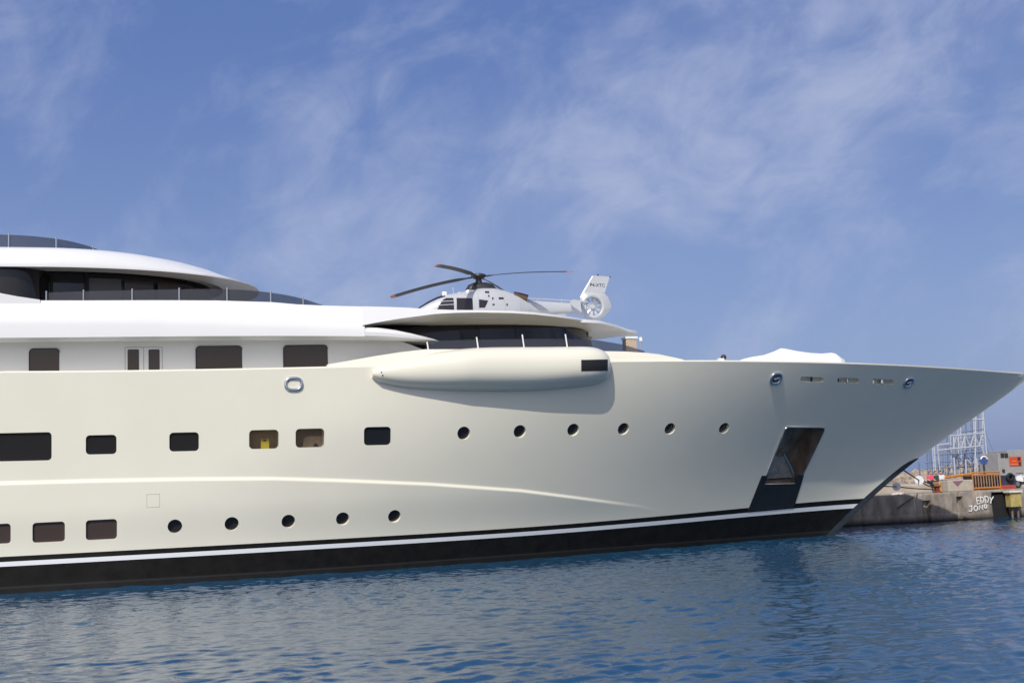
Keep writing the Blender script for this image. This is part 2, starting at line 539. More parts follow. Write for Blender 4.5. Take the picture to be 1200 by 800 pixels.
GLASS_CLEAR = mat('lightly_tinted_glass', (.05, .045, .04), .04, spec=.4, alpha=.22)
nslot = 0
for kind, Q, c, n in openings:
    if kind in ('window', 'lowwindow', 'wideblue'):
        o = pane(Q, c, n, .09, 1.04, GLASS_BLUE if kind != 'lowwindow' else GLASS_BROWN, 'window')
        if kind == 'lowwindow': pass
    elif kind.startswith('room'):
        o = pane(Q, c, n, .09, 1.03, GLASS_CLEAR, 'window'); o['label'] = 'clear window showing a tan lit room'
        bm = bmesh.new(); prism(bm, [c+(q-c)*.995-n*.92 for q in Q], -n*.05)
        obj('cabin_wall', bm, TAN, hull)
        tx = Vector((1, 0, 0))
        if kind == 'room3':
            bm = bmesh.new(); q = c - n*.40
            box(bm, (q.x-.10, q.y, q.z-.40), (q.x+.24, q.y+.02, q.z+.02)); o2 = obj('yellow_notice', bm, YELLOW, hull)
            bm = bmesh.new(); box(bm, (q.x-.0, q.y-.012, q.z-.08), (q.x+.12, q.y-.004, q.z-.02)); obj('notice_mark', bm, BLACKPAINT, hull)
        else:
            bm = bmesh.new(); q = c - n*.62
            prism(bm, [(q.x-.25, q.y, q.z-.42), (q.x+.75, q.y, q.z-.42), (q.x+.75, q.y, q.z+.08), (q.x-.1, q.y, q.z+.05), (q.x-.2, q.y, q.z-.05)], (0, .05, 0))
            obj('cabin_curtain', bm, CURTAIN, hull)
            bm = bmesh.new(); prism(bm, [(q.x+.2, q.y-.06, q.z-.42), (q.x+.42, q.y-.06, q.z-.42), (q.x+.38, q.y-.06, q.z-.3), (q.x+.27, q.y-.06, q.z-.24)], (0, .03, 0))
            obj('cabin_lamp', bm, BLACKPAINT, hull)
    elif kind == 'porthole':
        o = pane(Q, c, n, .17, 1.05, GLASS, 'porthole')
    elif kind == 'slot':
        nslot += 1
        for k, m_, r_ in ((( .06, HELI_DARK, .05),), ((-.52, HELI_DARK, .06), (.02, STEEL, .05)), ((-.50, CHROME, .09), (.02, CHROME, .09)))[nslot-1]:
            p = c + Vector((k, 0, 0)); p = p - n*.13; p.y += 0
            bm = bmesh.new(); tube(bm, [p-Vector((0, 0, .15)), p+Vector((0, 0, .15))], r_, 12); obj('deck_drain_roller', bm, m_, hull, 40)
    elif kind == 'anchor':
        # liner of polished plate inside the pocket
        bm = bmesh.new()
        A = [c+(q-c)*.992+n*.012 for q in Q]; B = [c+(q-c)*.93-n*.88 for q in Q]
        loft(bm, [A, B], closed=True, caps=False); bm.faces.new([bm.verts.new(b) for b in B])
        obj('anchor_pocket', bm, POCKET, hull)
        bm = bmesh.new()
        tube(bm, [c+(q-c)*1.004+n*.015 for q in Q] + [c+(Q[0]-c)*1.004+n*.015], .028, 6); obj('pocket_rim', bm, CHROME, hull, 60)
        hA = n.copy()
        def pk(px, py, d):
            p = Vector(hull_hit(px, py)); p = p - n*((p-c).dot(n)); return p - n*d
        bm = bmesh.new()          # anchor: crown, two flukes and the shank going up the hawse
        loft(bm, [[pk(899, 564, .22), pk(934, 562, .22), pk(926, 540, .5), pk(909, 540, .5)],
                  [pk(899, 564, .6), pk(934, 562, .6), pk(926, 540, .85), pk(909, 540, .85)]])
        an = obj('anchor', bm, ANCHOR, hull)
        for fl_ in ((pk(935, 563, .12), pk(930.5, 550, .3), pk(925.5, 537, .5)), (pk(899, 564.5, .14), pk(904, 552, .34), pk(909, 541, .52))):
            bm = bmesh.new(); tube(bm, fl_, [.045, .06, .04], 8); obj('anchor_fluke', bm, STEEL, hull, 40)
        bm2 = bmesh.new(); tube(bm2, [pk(918, 541, .68), pk(923, 530, .74), pk(931, 516, .82)], [.13, .11, .10], 10); obj('anchor_shank', bm2, POCKET, hull, 40)

# rubbing plate under the anchor pocket, 15 mm proud of the shell
bm = bmesh.new()
R = []
for k in range(13):
    t = k/12
    y = 557+(42-0)*t; xl = 892.6 + (876-892.6)*t; xr = 942 + (930-942)*t
    if k == 0: y = 557
    row = []
    for j in range(8):
        u = j/7; px = xl+(xr-xl)*u; py = y - 3.6*u*t - .5*u
        if k == 0: py = 567.6 if 0 < j < 7 and False else py
        P = Vector(hull_hit(px, py)); row.append(P + hull_n(P)*.02)
    R.append(row)
# leave the pocket mouth open: the plate starts as two cheeks beside it
V = [[bm.verts.new(p) for p in r] for r in R]
for k in range(12):
    for j in range(7):
        if k < 3 and 0 < j < 6: continue
        bm.faces.new((V[k][j], V[k][j+1], V[k+1][j+1], V[k+1][j]))
g = bmesh.ops.extrude_face_region(bm, geom=bm.faces[:])
nn = hull_n(Vector(hull_hit(910, 580)))
bmesh.ops.translate(bm, vec=-nn*.06, verts=[v for v in g['geom'] if isinstance(v, bmesh.types.BMVert)])
obj('rubbing_plate', bm, PLATE, hull)

# chrome fairleads
for (px, py, w, h) in ((344, 450, .40, .30), (909, 443.3, .36, .33), (1064.3, 447.8, .36, .32)):
    c, n, tx, tz = metres_circle(px, py, .3)
    bm = bmesh.new()
    tube(bm, [c + tx*w*.82*math.copysign(abs(math.cos(a))**.75, math.cos(a)) + tz*h*.82*math.copysign(abs(math.sin(a))**.75, math.sin(a)) + n*.02 for a in [2*math.pi*k/28 for k in range(29)]], .075, 8)
    fl = obj('fairlead', bm, CHROME, hull, 60)
    bm = bmesh.new(); prism(bm, [c + tx*w*.8*math.cos(a) + tz*h*.8*math.sin(a) + n*.012 for a in [2*math.pi*k/24 for k in range(24)]], -n*.05)
    obj('fairlead_mouth', bm, CREAM if px < 400 else POCKET, hull)
    if px < 400: continue
    bm = bmesh.new(); q = c + n*.05
    tube(bm, [q-tx*w*.45-tz*h*.1, q+tx*w*.4+tz*h*.15], .07, 8); obj('fairlead_roller', bm, CHROME, hull, 60)

# seam of the small square hatch low on the shell
bm = bmesh.new()
co = [Vector(hull_hit(x, y)) for x, y in ((172, 579), (187, 578.4), (187, 593.6), (172, 594.2))]
for a, b in zip(co, co[1:]+co[:1]): tube(bm, [a, b], .008, 6)
obj('hatch_seam', bm, GREYLINE, hull)

# ------------------------------------------------------------------ side pod on the hull
X0p, X1p = 7.62, 18.55
bm = bmesh.new(); R = []
for k in range(49):
    s = k/48; s = s if s < .8 else .8+.2*(1-(1-(s-.8)/.2)**2)
    X = X0p + (X1p-X0p)*s
    fl = min(1, (s/.52))**.62 if s < .52 else 1
    fr = 1 if s < .86 else max(0.0, 1-((s-.86)/.14)**2.6)**.45
    p = max(.02, (.40+.47*min(1, s/.36)**.9 if s < .36 else .87)*fr)*(1 if s > .02 else .7)
    b = max(.02, (1.0*(.20+.80*(1-(1-min(1, s/.55))**2)**.60) if s < .55 else 1.0)*(fr**.6)*(1-.10*ss(s, .6, 1)))
    zc = 8.33 + .15*ss(s, 0, .45) + .12*ss(s, .62, 1)
    hbx = float(hb(X, 8.3)) - .45
    ring = []
    for j in range(40):
        a = 2*math.pi*j/40
        ca, sa = math.cos(a), math.sin(a); e = .84
        ring.append((X, -(hbx + (p+.45)*math.copysign(abs(ca)**e, ca)), zc + b*math.copysign(abs(sa)**e, sa)))
    R.append(ring)
loft(bm, R)
pod = obj('side_pod', bm, CREAM, yacht, 50)
# dark window at its front end, following the skin
def pod_surface(px, py):
    d = Vector(pix_dir(px, py)); hit = pod.ray_cast(Vector(CAM), d); return hit[1], hit[2]
bpy.context.view_layer.update()
bm = bmesh.new(); R = []
for i in range(6):
    row = []
    for j in range(11):
        px = 681+31*j/10; py = 421.6 + 13.2*i/5 - .6*j/10
        P, nrm = pod_surface(px, py)
        row.append(P + nrm*.012)
    R.append(row)
loft(bm, R, closed=False); obj('pod_window', bm, BLACKPAINT, pod, 50)
for px, py in ((445, 436), (446.5, 439.5)):
    P, nrm = pod_surface(px+2, py)
    bm = bmesh.new(); bmesh.ops.create_icosphere(bm, subdivisions=2, radius=.032, matrix=Matrix.Translation(P)); obj('pod_lamp', bm, BLACKPAINT, pod)

# raised bulwark behind the pod
bm = bmesh.new(); R = []
BW = [(384, 427.6), (410, 423), (440, 417.5), (470, 412.8), (500, 409.2), (560, 409), (620, 409), (680, 410), (712, 411.6), (735, 412), (760, 413.6), (775, 415.4), (790, 418.8), (802, 421.6)]
for px, py in BW:
    P = hull_hit(px, 430) if px > 1200 else sheer_pt(px, py+4)
    X = P[0]; y0 = float(hb0(X, 8.55)) - .06
    ztop = at(px, py, -(y0-.30))[2]; z0 = float(sheer(X))-.10; ztop = max(ztop, z0+.12)
    hh = ztop-z0
    R.append([(X, -y0, z0), (X, -(y0-.22*min(1, hh)), z0+hh*.9), (X, -(y0-.34*min(1, hh)), ztop), (X, -(y0-.62), ztop), (X, -(y0-.66), z0)])
loft(bm, R); obj('bulwark', bm, CREAM, yacht, 40)

# ------------------------------------------------------------------ main deck house (in the shade of the overhang)
house_y = -6.9
p8, p10 = at(443, 397, house_y), at(502, 409.5, house_y)
bm = bmesh.new()
prism(bm, [(-42, house_y, 8.3), (p10[0]+.9, house_y, 8.3), (p10[0]+.05, house_y, p10[2]-.1), ((p8[0]+p10[0])/2, house_y, (p8[2]+p10[2])/2+.10), (p8[0], house_y, 10.05), (-42, house_y, 10.05)], (0, 1.2, 0))
prism(bm, [(-42, -house_y, 8.3), (p10[0]+.9, -house_y, 8.3), (p8[0], -house_y, 10.05), (-42, -house_y, 10.05)], (0, -1.2, 0))
house = obj('deck_house', bm, WHITE, yacht)


def flat_window(x0, x1, y0, y1, Y, r, m, name, parent, round_bottom=False, frame=None, thick=.02):
    """window pane standing 2 cm proud in the wall plane Y, outline measured from the sight lines"""
    a, b = at(x0, y0, Y), at(x1, y1, Y)
    X0, X1, Z1, Z0 = a[0], b[0], a[2], b[2]
    pts = []
    for (cx, cz, a0) in ((X1-r, Z1-r, 0), (X0+r, Z1-r, 90)):
        for k in range(6):
            t = math.radians(a0+90*k/5); pts.append((cx+r*math.cos(t), Y-.012, cz+r*math.sin(t)))
    pts += [(X0, Y-.012, Z0), (X1, Y-.012, Z0)]
    bm = bmesh.new(); prism(bm, pts, (0, thick, 0)); o = obj(name, bm, m, parent)
    return o, pts


for (x0, x1, y0) in ((34.5, 69.5, 408.6), (229.5, 284, 405.8), (332, 384.5, 404.8)):
    o, pts = flat_window(x0, x1, y0, 436, house_y, .16, GLASS_BROWN, 'window', house)
    bm = bmesh.new(); tube(bm, [Vector(p)+Vector((0, -.01, 0)) for p in pts[:-1]], .02, 5); obj('window_seal', bm, BLACKPAINT, house)
for (x0, x1) in ((149.5, 163), (174, 187.2)):
    flat_window(x0, x1, 409.4, 436, house_y, .05, GLASS_BROWN, 'door_pane', house)
bm = bmesh.new()
for x in (146.5, 168.3, 190):
    a = at(x, 407, house_y-.006); tube(bm, [(a[0], house_y-.004, 8.4), (a[0], house_y-.004, a[2])], .014, 5)
a, b = at(146.5, 407, house_y-.006), at(190, 406.2, house_y-.006); tube(bm, [(a[0], house_y-.004, a[2]), (b[0], house_y-.004, a[2])], .014, 5)
obj('door_seam', bm, GREYLINE, house)

# ------------------------------------------------------------------ upper deck band (overhang) with the pointed wing tip
bm = bmesh.new(); R = []
ST = [(-42, 9.98, 11.04, 11.62), (-30, 9.98, 11.04, 11.62), (-7.2, 9.98, 11.04, 11.62), (-4, 9.985, 11.0, 11.62), (-1.3, 9.99, 10.95, 11.63), (1.2, 9.99, 10.82, 11.62), (3.5, 9.98, 10.68, 11.55), (4.6, 9.97, 10.62, 11.45), (5.7, 9.96, 10.57, 11.40), (7.40, 9.93, 10.48, 11.355)]
for X, zb_, zc_, zt in ST:
    R.append([(X, -6.2, zb_+.04), (X, -7.85, zb_), (X, -8.03, zb_+.06), (X, -8.00, zb_+(zc_-zb_)*.55), (X, -7.93, zc_), (X, -7.90, zc_+.04), (X, -(7.68-.06*float(ss(X, 4, 7.4))), zt-.07), (X, -7.60, zt), (X, -7.45, zt), (X, -7.40, 10.75), (X, -6.2, 10.7)])
loft(bm, R)
loft(bm, [[(x, -y, z) for x, y, z in r] for r in R])
band = obj('upper_deck', bm, WHITE, yacht, 32)
bm = bmesh.new(); R = []
for X, zb_, zt, yo in ((7.30, 9.93, 10.46, 8.0), (8.0, 9.92, 10.42, 7.97), (8.8, 9.90, 10.32, 7.86), (9.6, 9.885, 10.18, 7.66), (10.2, 9.875, 10.06, 7.42), (10.6, 9.87, 9.98, 7.22), (10.85, 9.87, 9.90, 7.05)):
    h = zt-zb_
    R.append([(X, -5.4, zb_+.03), (X, -yo+.12, zb_), (X, -yo, zb_+h*.18), (X, -yo, zb_+h*.5), (X, -yo+.14, zb_+h*.9), (X, -yo+.3, zt), (X, -5.4, zt-.02)])
loft(bm, R); obj('wing_tip', bm, WHITE, yacht, 32)
bm = bmesh.new(); loft(bm, [[(x, -y, z) for x, y, z in r] for r in R]); obj('wing_tip', bm, WHITE, yacht, 32)
# rising end of the bulwark, far left
a, b = at(-60, 331, -7.7), at(47, 352, -7.7)
bm = bmesh.new()
prism(bm, [(a[0], -7.72, 11.4), (b[0], -7.72, 11.4), (b[0], -7.72, 11.63), (at(20, 347.2, -7.7)[0], -7.72, at(20, 347.2, -7.7)[2]), (at(0, 343.4, -7.7)[0], -7.72, at(0, 343.4, -7.7)[2]), (a[0], -7.72, a[2])], (0, .14, 0))
obj('bulwark_rise', bm, WHITE, yacht)

# ------------------------------------------------------------------ helicopter deck
LOW = [(425, 381, -8.0), (440, 378, -7.9), (470, 373, -7.66), (510, 367.8, -7.25), (535, 366.4, -7.02), (560, 366, -6.9), (600, 366.7, -6.72), (625, 368.3, -6.4), (650, 371, -5.85), (675, 374.4, -4.9), (700, 379.4, -3.3)]
TOP = [(425, 358.8, -7.6), (440, 359.2, -7.52), (470, 360, -7.4), (510, 362.4, -7.08), (535, 363.2, -6.96), (560, 363.4, -6.86), (600, 364.1, -6.68), (625, 365.7, -6.36), (650, 368.4, -5.8), (675, 371.8, -4.86), (700, 376.6, -3.26)]
low = [at(*p) for p in LOW]; topc = [at(*p) for p in TOP]
zl, zt = low[-1][2], topc[-1][2]
# closing arc over the bow end, then mirrored to the port side
cx = 14.2
ang0 = math.atan2(3.3, low[-1][0]-cx); rr = math.hypot(3.3, low[-1][0]-cx)
for k in range(1, 5):
    a = ang0*(1-k/4)
    low.append(np.array([cx+rr*math.cos(a), -rr*math.sin(a), zl])); topc.append(np.array([cx+(rr-.03)*math.cos(a), -(rr-.03)*math.sin(a), zt]))
mir = lambda L_: L_ + [np.array([p[0], -p[1], p[2]]) for p in L_[-2::-1]]
lowm, topm = mir(low), mir(topc)
bm = bmesh.new()
INZ = 10.99
def shrink(p, k, z): return np.array([cx+(p[0]-cx)*k if p[0] > 8.5 else p[0], p[1]*k, z])
edge_in = [shrink(p, .975, p[2]-.02) for p in topm]; edge_in2 = [shrink(p, .95, min(INZ+.01, p[2]-.03)) for p in topm]
soff = [shrink(p, .74, 10.80) for p in lowm]
soff2 = [shrink(p, .90, min(p[2]-.03, 10.86)) for p in lowm]
lip = [np.array([q[0]*.4+p[0]*.6, q[1]*.4+p[1]*.6, p[2]+.02]) - np.array([0, 0, .0]) for p, q in zip(lowm, topm)]
loft(bm, [lowm, topm, edge_in, edge_in2], closed=False)
bm2 = bmesh.new(); loft(bm2, [soff, soff2, [p+np.array([0, 0, .004]) for p in lowm]], closed=False); obj('helideck_soffit', bm2, UNDER, yacht, 40)
helideck = obj('helideck_rim', bm, WHITE, yacht, 40)
bm = bmesh.new()
prism(bm, [tuple(shrink(p, .93, INZ)) for p in topm], (0, 0, -.03))
obj('helideck_floor', bm, SOFFIT, yacht)
bm = bmesh.new()
prism(bm, [(-42, -7.5, 11.2), (7.4, -7.5, 11.0), (7.4, 7.5, 11.0), (-42, 7.5, 11.2)], (0, 0, -.1))
obj('upper_deck_floor', bm, mat('grey_deck_planking', (.34, .31, .27), .7, var=.1), yacht)
# front visor: a second, smaller brim running out over the bow side of the rim
VZ = 11.06
pl = [on_z(x, y, VZ) for x, y in ((703, 378.6), (712, 380.6), (725, 384), (738, 388.8), (747.5, 394))]
pl = [p for p in pl if p[1] < -.3]
xe = pl[-1][0] + .65
pl = [pl[0]+np.array([-2.6, -.5, 0]), pl[0]+np.array([-1.2, -.35, 0])] + pl + [np.array([xe, pl[-1][1]*.45, VZ]), np.array([xe+.1, 0, VZ])]
plm = mir(pl); vs_ = lambda p, k, z: (14+(p[0]-14)*k, p[1]*k, z)
bm = bmesh.new()
loft(bm, [[vs_(p, .72, 10.88) for p in plm], [vs_(p, .9, VZ-.05) for p in plm], [tuple(p) for p in plm], [vs_(p, .995, VZ+.13) for p in plm], [vs_(p, .95, VZ+.2) for p in plm], [vs_(p, .6, VZ+.2) for p in plm]], closed=False)
obj('deck_visor', bm, WHITE, yacht, 40)
# dark lounge windows below the helicopter deck: curved glass wall with mullions
bm = bmesh.new()
wall = [(5.0, -5.55)] + [(5+k*.8, -5.55) for k in range(1, 11)] + [(13.3+9.2*math.sin(a)**1.0*.72, -5.55*math.cos(a)**.8 if a < math.pi/2-1e-4 else 0.0) for a in [math.pi/2*k/20 for k in range(1, 21)]]
wl = [np.array([x, y, 0]) for x, y in wall]; wm = mir(wl)
loft(bm, [[(p[0]+(.5 if p[0] > 13.3 else 0), p[1]*1.05, 8.6) for p in wm], [(p[0], p[1], 10.815) for p in wm]], closed=False)
lounge = obj('lounge_window', bm, GLASS, yacht, 50)
bm = bmesh.new()
for px in (535.5, 563, 611, 672, 708):
    q = at(px, 392, -5.6)
    i = int(np.argmin([abs(w[0]-q[0]) for w in wall])); x, y = wall[i]
    bm = bmesh.new(); tube(bm, [(x+.02, y*1.052-.01, 8.7), (x, y-.02, 10.79)], .05, 6); obj('window_mullion', bm, BLACKPAINT, lounge)
bm = bmesh.new()
for (xa, xb) in ((539, 561),):
    a, b = at(xa, 386, -5.62), at(xb, 396, -5.62)
    box(bm, (a[0], -5.66, b[2]), (b[0], -5.60, a[2]))
obj('opening_window', bm, GLASS_BLUE, lounge)
bm = bmesh.new(); q = at(579, 370.6, -6.2)
tube(bm, [(q[0]-.25, -6.2, q[2]-.02), (q[0]+.15, -6.2, q[2]-.02)], .07, 8); tube(bm, [(q[0], -6.2, q[2]+.2), (q[0], -6.2, q[2]-.05)], .04, 6)
obj('soffit_lamp', bm, BLACKPAINT, yacht)
# steel stanchions behind the pod
for px, y0, y1 in ((500.5, 400.5, 411), (558.5, 395, 408), (612, 392, 405), (662.5, 391.5, 405)):
    a = at(px, y0, -7.6); bm = bmesh.new()
    tube(bm, [(a[0]+.1, -7.75, 8.7), (a[0], -7.6, a[2])], .034, 8)
    obj('bulwark_stanchion', bm, WHITE, yacht, 40)
# tinted wind screen on the bulwark, wrapping round below the visor
bm = bmesh.new(); R = []
for px, yt, Y in ((500, 399.5, -7.5), (560, 398, -7.5), (620, 397, -7.5), (665, 397, -7.3), (700, 398.5, -6.6), (730, 403.5, -5.6), (755, 411, -4.2)):
    p = at(px, yt, Y); R.append([(p[0]+.12, Y-.12, 8.7), (p[0], Y, p[2])])
loft(bm, R, closed=False); obj('wind_screen', bm, TINT, yacht, 50)
bm = bmesh.new(); a, b = at(733.5, 397.2, -1.5), at(747, 404, -1.5)
box(bm, (a[0], -1.5, b[2]-.4), (b[0], -.9, a[2]), .05); obj('deck_locker', bm, TEAK, yacht)
bm = bmesh.new(); a, b = at(732.5, 394.2, -1.5), at(746.5, 397, -1.5)
box(bm, (a[0], -1.55, b[2]), (b[0]+.05, -.85, a[2]), .04); obj('locker_lid', bm, WHITE, yacht)
bm = bmesh.new(); a = at(750.8, 396, -1.5)
tube(bm, [(a[0], -1.5, 8.8), (a[0], -1.5, a[2]-.1)], .03, 6); obj('lamp_post', bm, STEEL, yacht)
bm = bmesh.new(); tube(bm, [(a[0], -1.5, a[2]-.16), (a[0], -1.5, a[2]+.04)], .09, 10); obj('deck_lamp', bm, WHITE, yacht)

# ------------------------------------------------------------------ wheelhouse, its roof and balustrades
def interp_curve(pts, n):
    P = np.array(pts, float); d = np.r_[0, np.cumsum(np.linalg.norm(np.diff(P, axis=0), axis=1))]
    t = np.linspace(0, d[-1], n); out = np.stack([np.interp(t, d, P[:, i]) for i in range(P.shape[1])], 1)
    for _ in range(3): out[1:-1] = .25*out[:-2]+.5*out[1:-1]+.25*out[2:]
    return out


def ell(x0, a, b, e=2.15, n=34, xback=-30):
    pts = [(xback+(x0-xback)*k/8, -b) for k in range(8)]
    for k in range(n):
        t = math.pi/2*k/(n-1); c, s = math.cos(t), math.sin(t)
        pts.append((x0+a*abs(s)**(2/e), -b*abs(c)**(2/e)))
    return pts


def full(pts, z): return [(x, y, z) for x, y in pts] + [(x, -y, z) for x, y in pts[-2::-1]]


RB = (-6.2, 9.62, 6.62)
bm = bmesh.new()
zr = 13.2
rings = [full(ell(RB[0], RB[1]-1.7, RB[2]-1.5), zr+.10),
         full(ell(RB[0], RB[1]-.35, RB[2]-.3), zr+.03),
         full(ell(*RB), zr), full(ell(RB[0], RB[1]-.02, RB[2]+.0), zr+.06),
         full(ell(RB[0], 8.98, 6.60), zr+.22), full(ell(RB[0], 8.42, 6.52), zr+.40), full(ell(RB[0], 7.85, 6.36), zr+.62),
         full(ell(RB[0], 7.1, 6.14), zr+.82), full(ell(RB[0], 6.2, 5.82), zr+.98), full(ell(RB[0], 5.2, 5.0), zr+1.04), full(ell(RB[0], 3, 3), zr+1.06)]
loft(bm, rings, closed=False)
roof = obj('wheelhouse_roof', bm, WHITE, yacht, 50)
bm = bmesh.new()
loft(bm, [full(ell(-6.2, 7.7, 5.0), 11.0), full(ell(-6.2, 7.35, 4.95), zr+.14)], closed=False)
wheelhouse = obj('wheelhouse_window', bm, GLASS, yacht, 50)
wp = ell(-6.2, 7.7, 5.0, n=60)


def wh_point(px, z, grow=.03):
    best = None
    for (x, y) in interp_curve(wp, 500):
        d = np.array([x, y, z])-CAM; u = 600+F*(d@rt)/(d@fw)
        if best is None or abs(u-px) < best[0]: best = (abs(u-px), x, y)
    x, y = best[1], best[2]; v = Vector((x+6.2, y*2, 0)).normalized()*grow
    return x+v.x, y+v.y


for px, w in ((101, .10), (60, .08)):
    bm = bmesh.new(); x, y = wh_point(px, 12.3); x2, y2 = wh_point(px, 13.1)
    tube(bm, [(x, y, 11.1), (x2, y2, zr+.08)], w, 6); obj('window_mullion', bm, BLACKPAINT, wheelhouse)
bm = bmesh.new()
A = [wh_point(px, 12.4, .02) for px in np.linspace(103.5, 141, 8)]
loft(bm, [[(x, y, 11.2) for x, y in A], [(x, y, 13.05) for x, y in A]], closed=False); obj('window_blind', bm, BLIND, wheelhouse, 50)
for p0, p1 in ((146, 180), (184, 212)):
    bm = bmesh.new(); A = [wh_point(px, 12.4, .015) for px in np.linspace(p0, p1, 8)]
    loft(bm, [[(x, y, 11.2) for x, y in A], [(x, y, 13.02) for x, y in A]], closed=False); obj('side_pane', bm, GLASS_BROWN, wheelhouse, 50)
# curved dark side screen, far left
bm = bmesh.new(); R = []
for px, Y, yt, yb in ((-70, -6.3, 312, 352), (0, -6.3, 313.5, 352), (18, -6.28, 313.5, 353), (30, -6.15, 314, 354), (42, -5.85, 316.5, 355), (50, -5.4, 319, 356), (57, -5.05, 322, 356)):
    t, b_ = at(px, yt, Y), at(px, yb, Y); R.append([(t[0], Y, 11.1), (t[0], Y, min(t[2], zr+.02))])
loft(bm, R, closed=False); obj('side_screen', bm, GLASS, yacht, 60)


def balustrade(plan, z0, z1, posts, name):
    bm = bmesh.new(); loft(bm, [[(x, y, z0) for x, y in plan], [(x, y, z1) for x, y in plan]], closed=False)
    o = obj(name, bm, TINT, yacht, 60)
    for (x, y) in posts:
        bm = bmesh.new(); tube(bm, [(x, y-.03, z0), (x, y-.03, z1+.06)], .035, 8); obj('post', bm, STEEL, o, 40)
    return o


zb1 = 12.16
bp = [on_z(px, py, zb1)[:2] for px, py in ((57, 342.7), (100, 341.2), (155, 340), (210, 339), (240, 338.6), (266, 338.6), (292, 340), (317, 342.6), (340, 346.3), (360, 351.3), (378, 357.4))]
bp = [np.array([-30., bp[0][1]])]*0 + bp
plan = interp_curve(bp, 40)
posts = [on_z(px, py, zb1)[:2] for px, py in ((54.5, 342.8), (98, 341.3), (155, 340), (210, 339), (266, 338.6), (317, 342.6), (355, 349.8), (377.5, 357))]
balustrade(plan, 11.15, zb1, posts, 'balustrade')
zb2 = 14.86
bp = [on_z(px, py, zb2)[:2] for px, py in ((-60, 272.5), (0, 274.8), (30, 275.8), (66, 279.4), (85, 283), (104, 288.2), (113, 291.4))]
bp.append(np.array([bp[-1][0]+.5, bp[-1][1]+1.6]))
plan = interp_curve(bp, 30)
posts = [on_z(px, py, zb2)[:2] for px, py in ((10.5, 275), (66, 279.4), (109, 290))]
balustrade(plan, 14.15, zb2, posts, 'roof_balustrade')

# ------------------------------------------------------------------ foredeck: covered gear and a small dome
bm = bmesh.new(); R = []
prof = [(868, 421.4, .05), (880, 418.4, .35), (895, 416, .8), (907, 411.8, 1.0), (915, 408, 1.05), (921, 408.6, 1.1), (935, 411.4, 1.2), (950, 413.4, 1.25), (963, 414.2, 1.2), (974, 413.2, 1.0), (979, 414, .8), (986, 419.2, .4), (990, 421.8, .05)]
zd = 8.4
for px, py, w in prof:
    t = at(px, py, 0); zt_ = max(t[2], zd+.05)
    R.append([(t[0], -w*1.5, zd), (t[0], -w*1.2, zd+(zt_-zd)*.45), (t[0], -w*.6, zd+(zt_-zd)*.82), (t[0], 0, zt_), (t[0], w*.6, zd+(zt_-zd)*.82), (t[0], w*1.2, zd+(zt_-zd)*.45), (t[0], w*1.5, zd)])
loft(bm, R)
o = obj('canvas_cover', bm, CANVAS, None, 30); tag(o, 'white canvas cover draped in two peaks over gear on the foredeck', 'cover')
g = at(848, 419.5, -2.5)
sl = thing('searchlight', (g[0], -2.5, 8.4), 'small dark round searchlight on a white base at the foredeck edge', 'lamp')
bm = bmesh.new(); bmesh.ops.create_icosphere(bm, subdivisions=3, radius=.15, matrix=Matrix.Translation((g[0], -2.5, g[2]+.04))); put(obj('lamp_head', bm, HELI_DARK, None, 60), sl)
bm = bmesh.new(); a = at(843, 420, -2.5); tube(bm, [(g[0], -2.5, 8.4), (g[0], -2.5, g[2]-.08)], .08, 8); box(bm, (a[0]-.12, -2.7, 8.4), (a[0]+.2, -2.4, a[2]), .03); put(obj('lamp_base', bm, WHITE), sl)

exec_order = 'helicopter, quay, water follow'
# ------------------------------------------------------------------ helicopter
HX, DECK = 14.5, INZ
heli = thing('helicopter', (HX, 0, DECK), 'silver twin engine helicopter with drooping rotor blades parked on the helicopter deck', 'helicopter')
STN = [(10.80, 11.82, 12.02, .10), (11.02, 11.62, 12.28, .36), (11.35, 11.50, 12.52, .56), (11.8, 11.44, 12.80, .69), (12.25, 11.42, 13.02, .76), (12.7, 11.40, 13.16, .79), (13.3, 11.40, 13.25, .80), (13.9, 11.4, 13.36, .80), (14.5, 11.4, 13.50, .80), (15.2, 11.42, 13.50, .78), (15.8, 11.5, 13.38, .73), (16.4, 11.7, 13.20, .64), (16.9, 11.92, 12.98, .48), (17.3, 12.08, 12.86, .34), (18.2, 12.12, 12.80, .27), (19.4, 12.2, 12.72, .20), (20.2, 12.25, 12.70, .17)]
_st = np.array(STN)


def fus(X):
    return [np.interp(X, _st[:, 0], _st[:, i]) for i in (1, 2, 3)]


def fus_y(X, Z):
    b_, t_, w = fus(X); zc = b_+(t_-b_)*.46
    h = (t_-zc) if Z > zc else (zc-b_)
    u = min(1, abs((Z-zc)/h)); return w*(1-u**2.6)**(1/2.6)


bm = bmesh.new(); R = []
for X in np.r_[np.linspace(10.80, 12.3, 14), np.linspace(12.45, 17.3, 28), np.linspace(17.6, 20.2, 8)]:
    b_, t_, w = fus(X); zc = b_+(t_-b_)*.46; ring = []
    for j in range(36):
        a = 2*math.pi*j/36; c_, s_ = math.cos(a), math.sin(a); e = 2/2.6
        ring.append((X, w*math.copysign(abs(c_)**e, c_), zc + ((t_-zc) if s_ > 0 else (zc-b_))*math.copysign(abs(s_)**e, s_)))
    R.append(ring)
loft(bm, R)
fuselage = put(obj('fuselage', bm, SILVER, None, 45), heli)


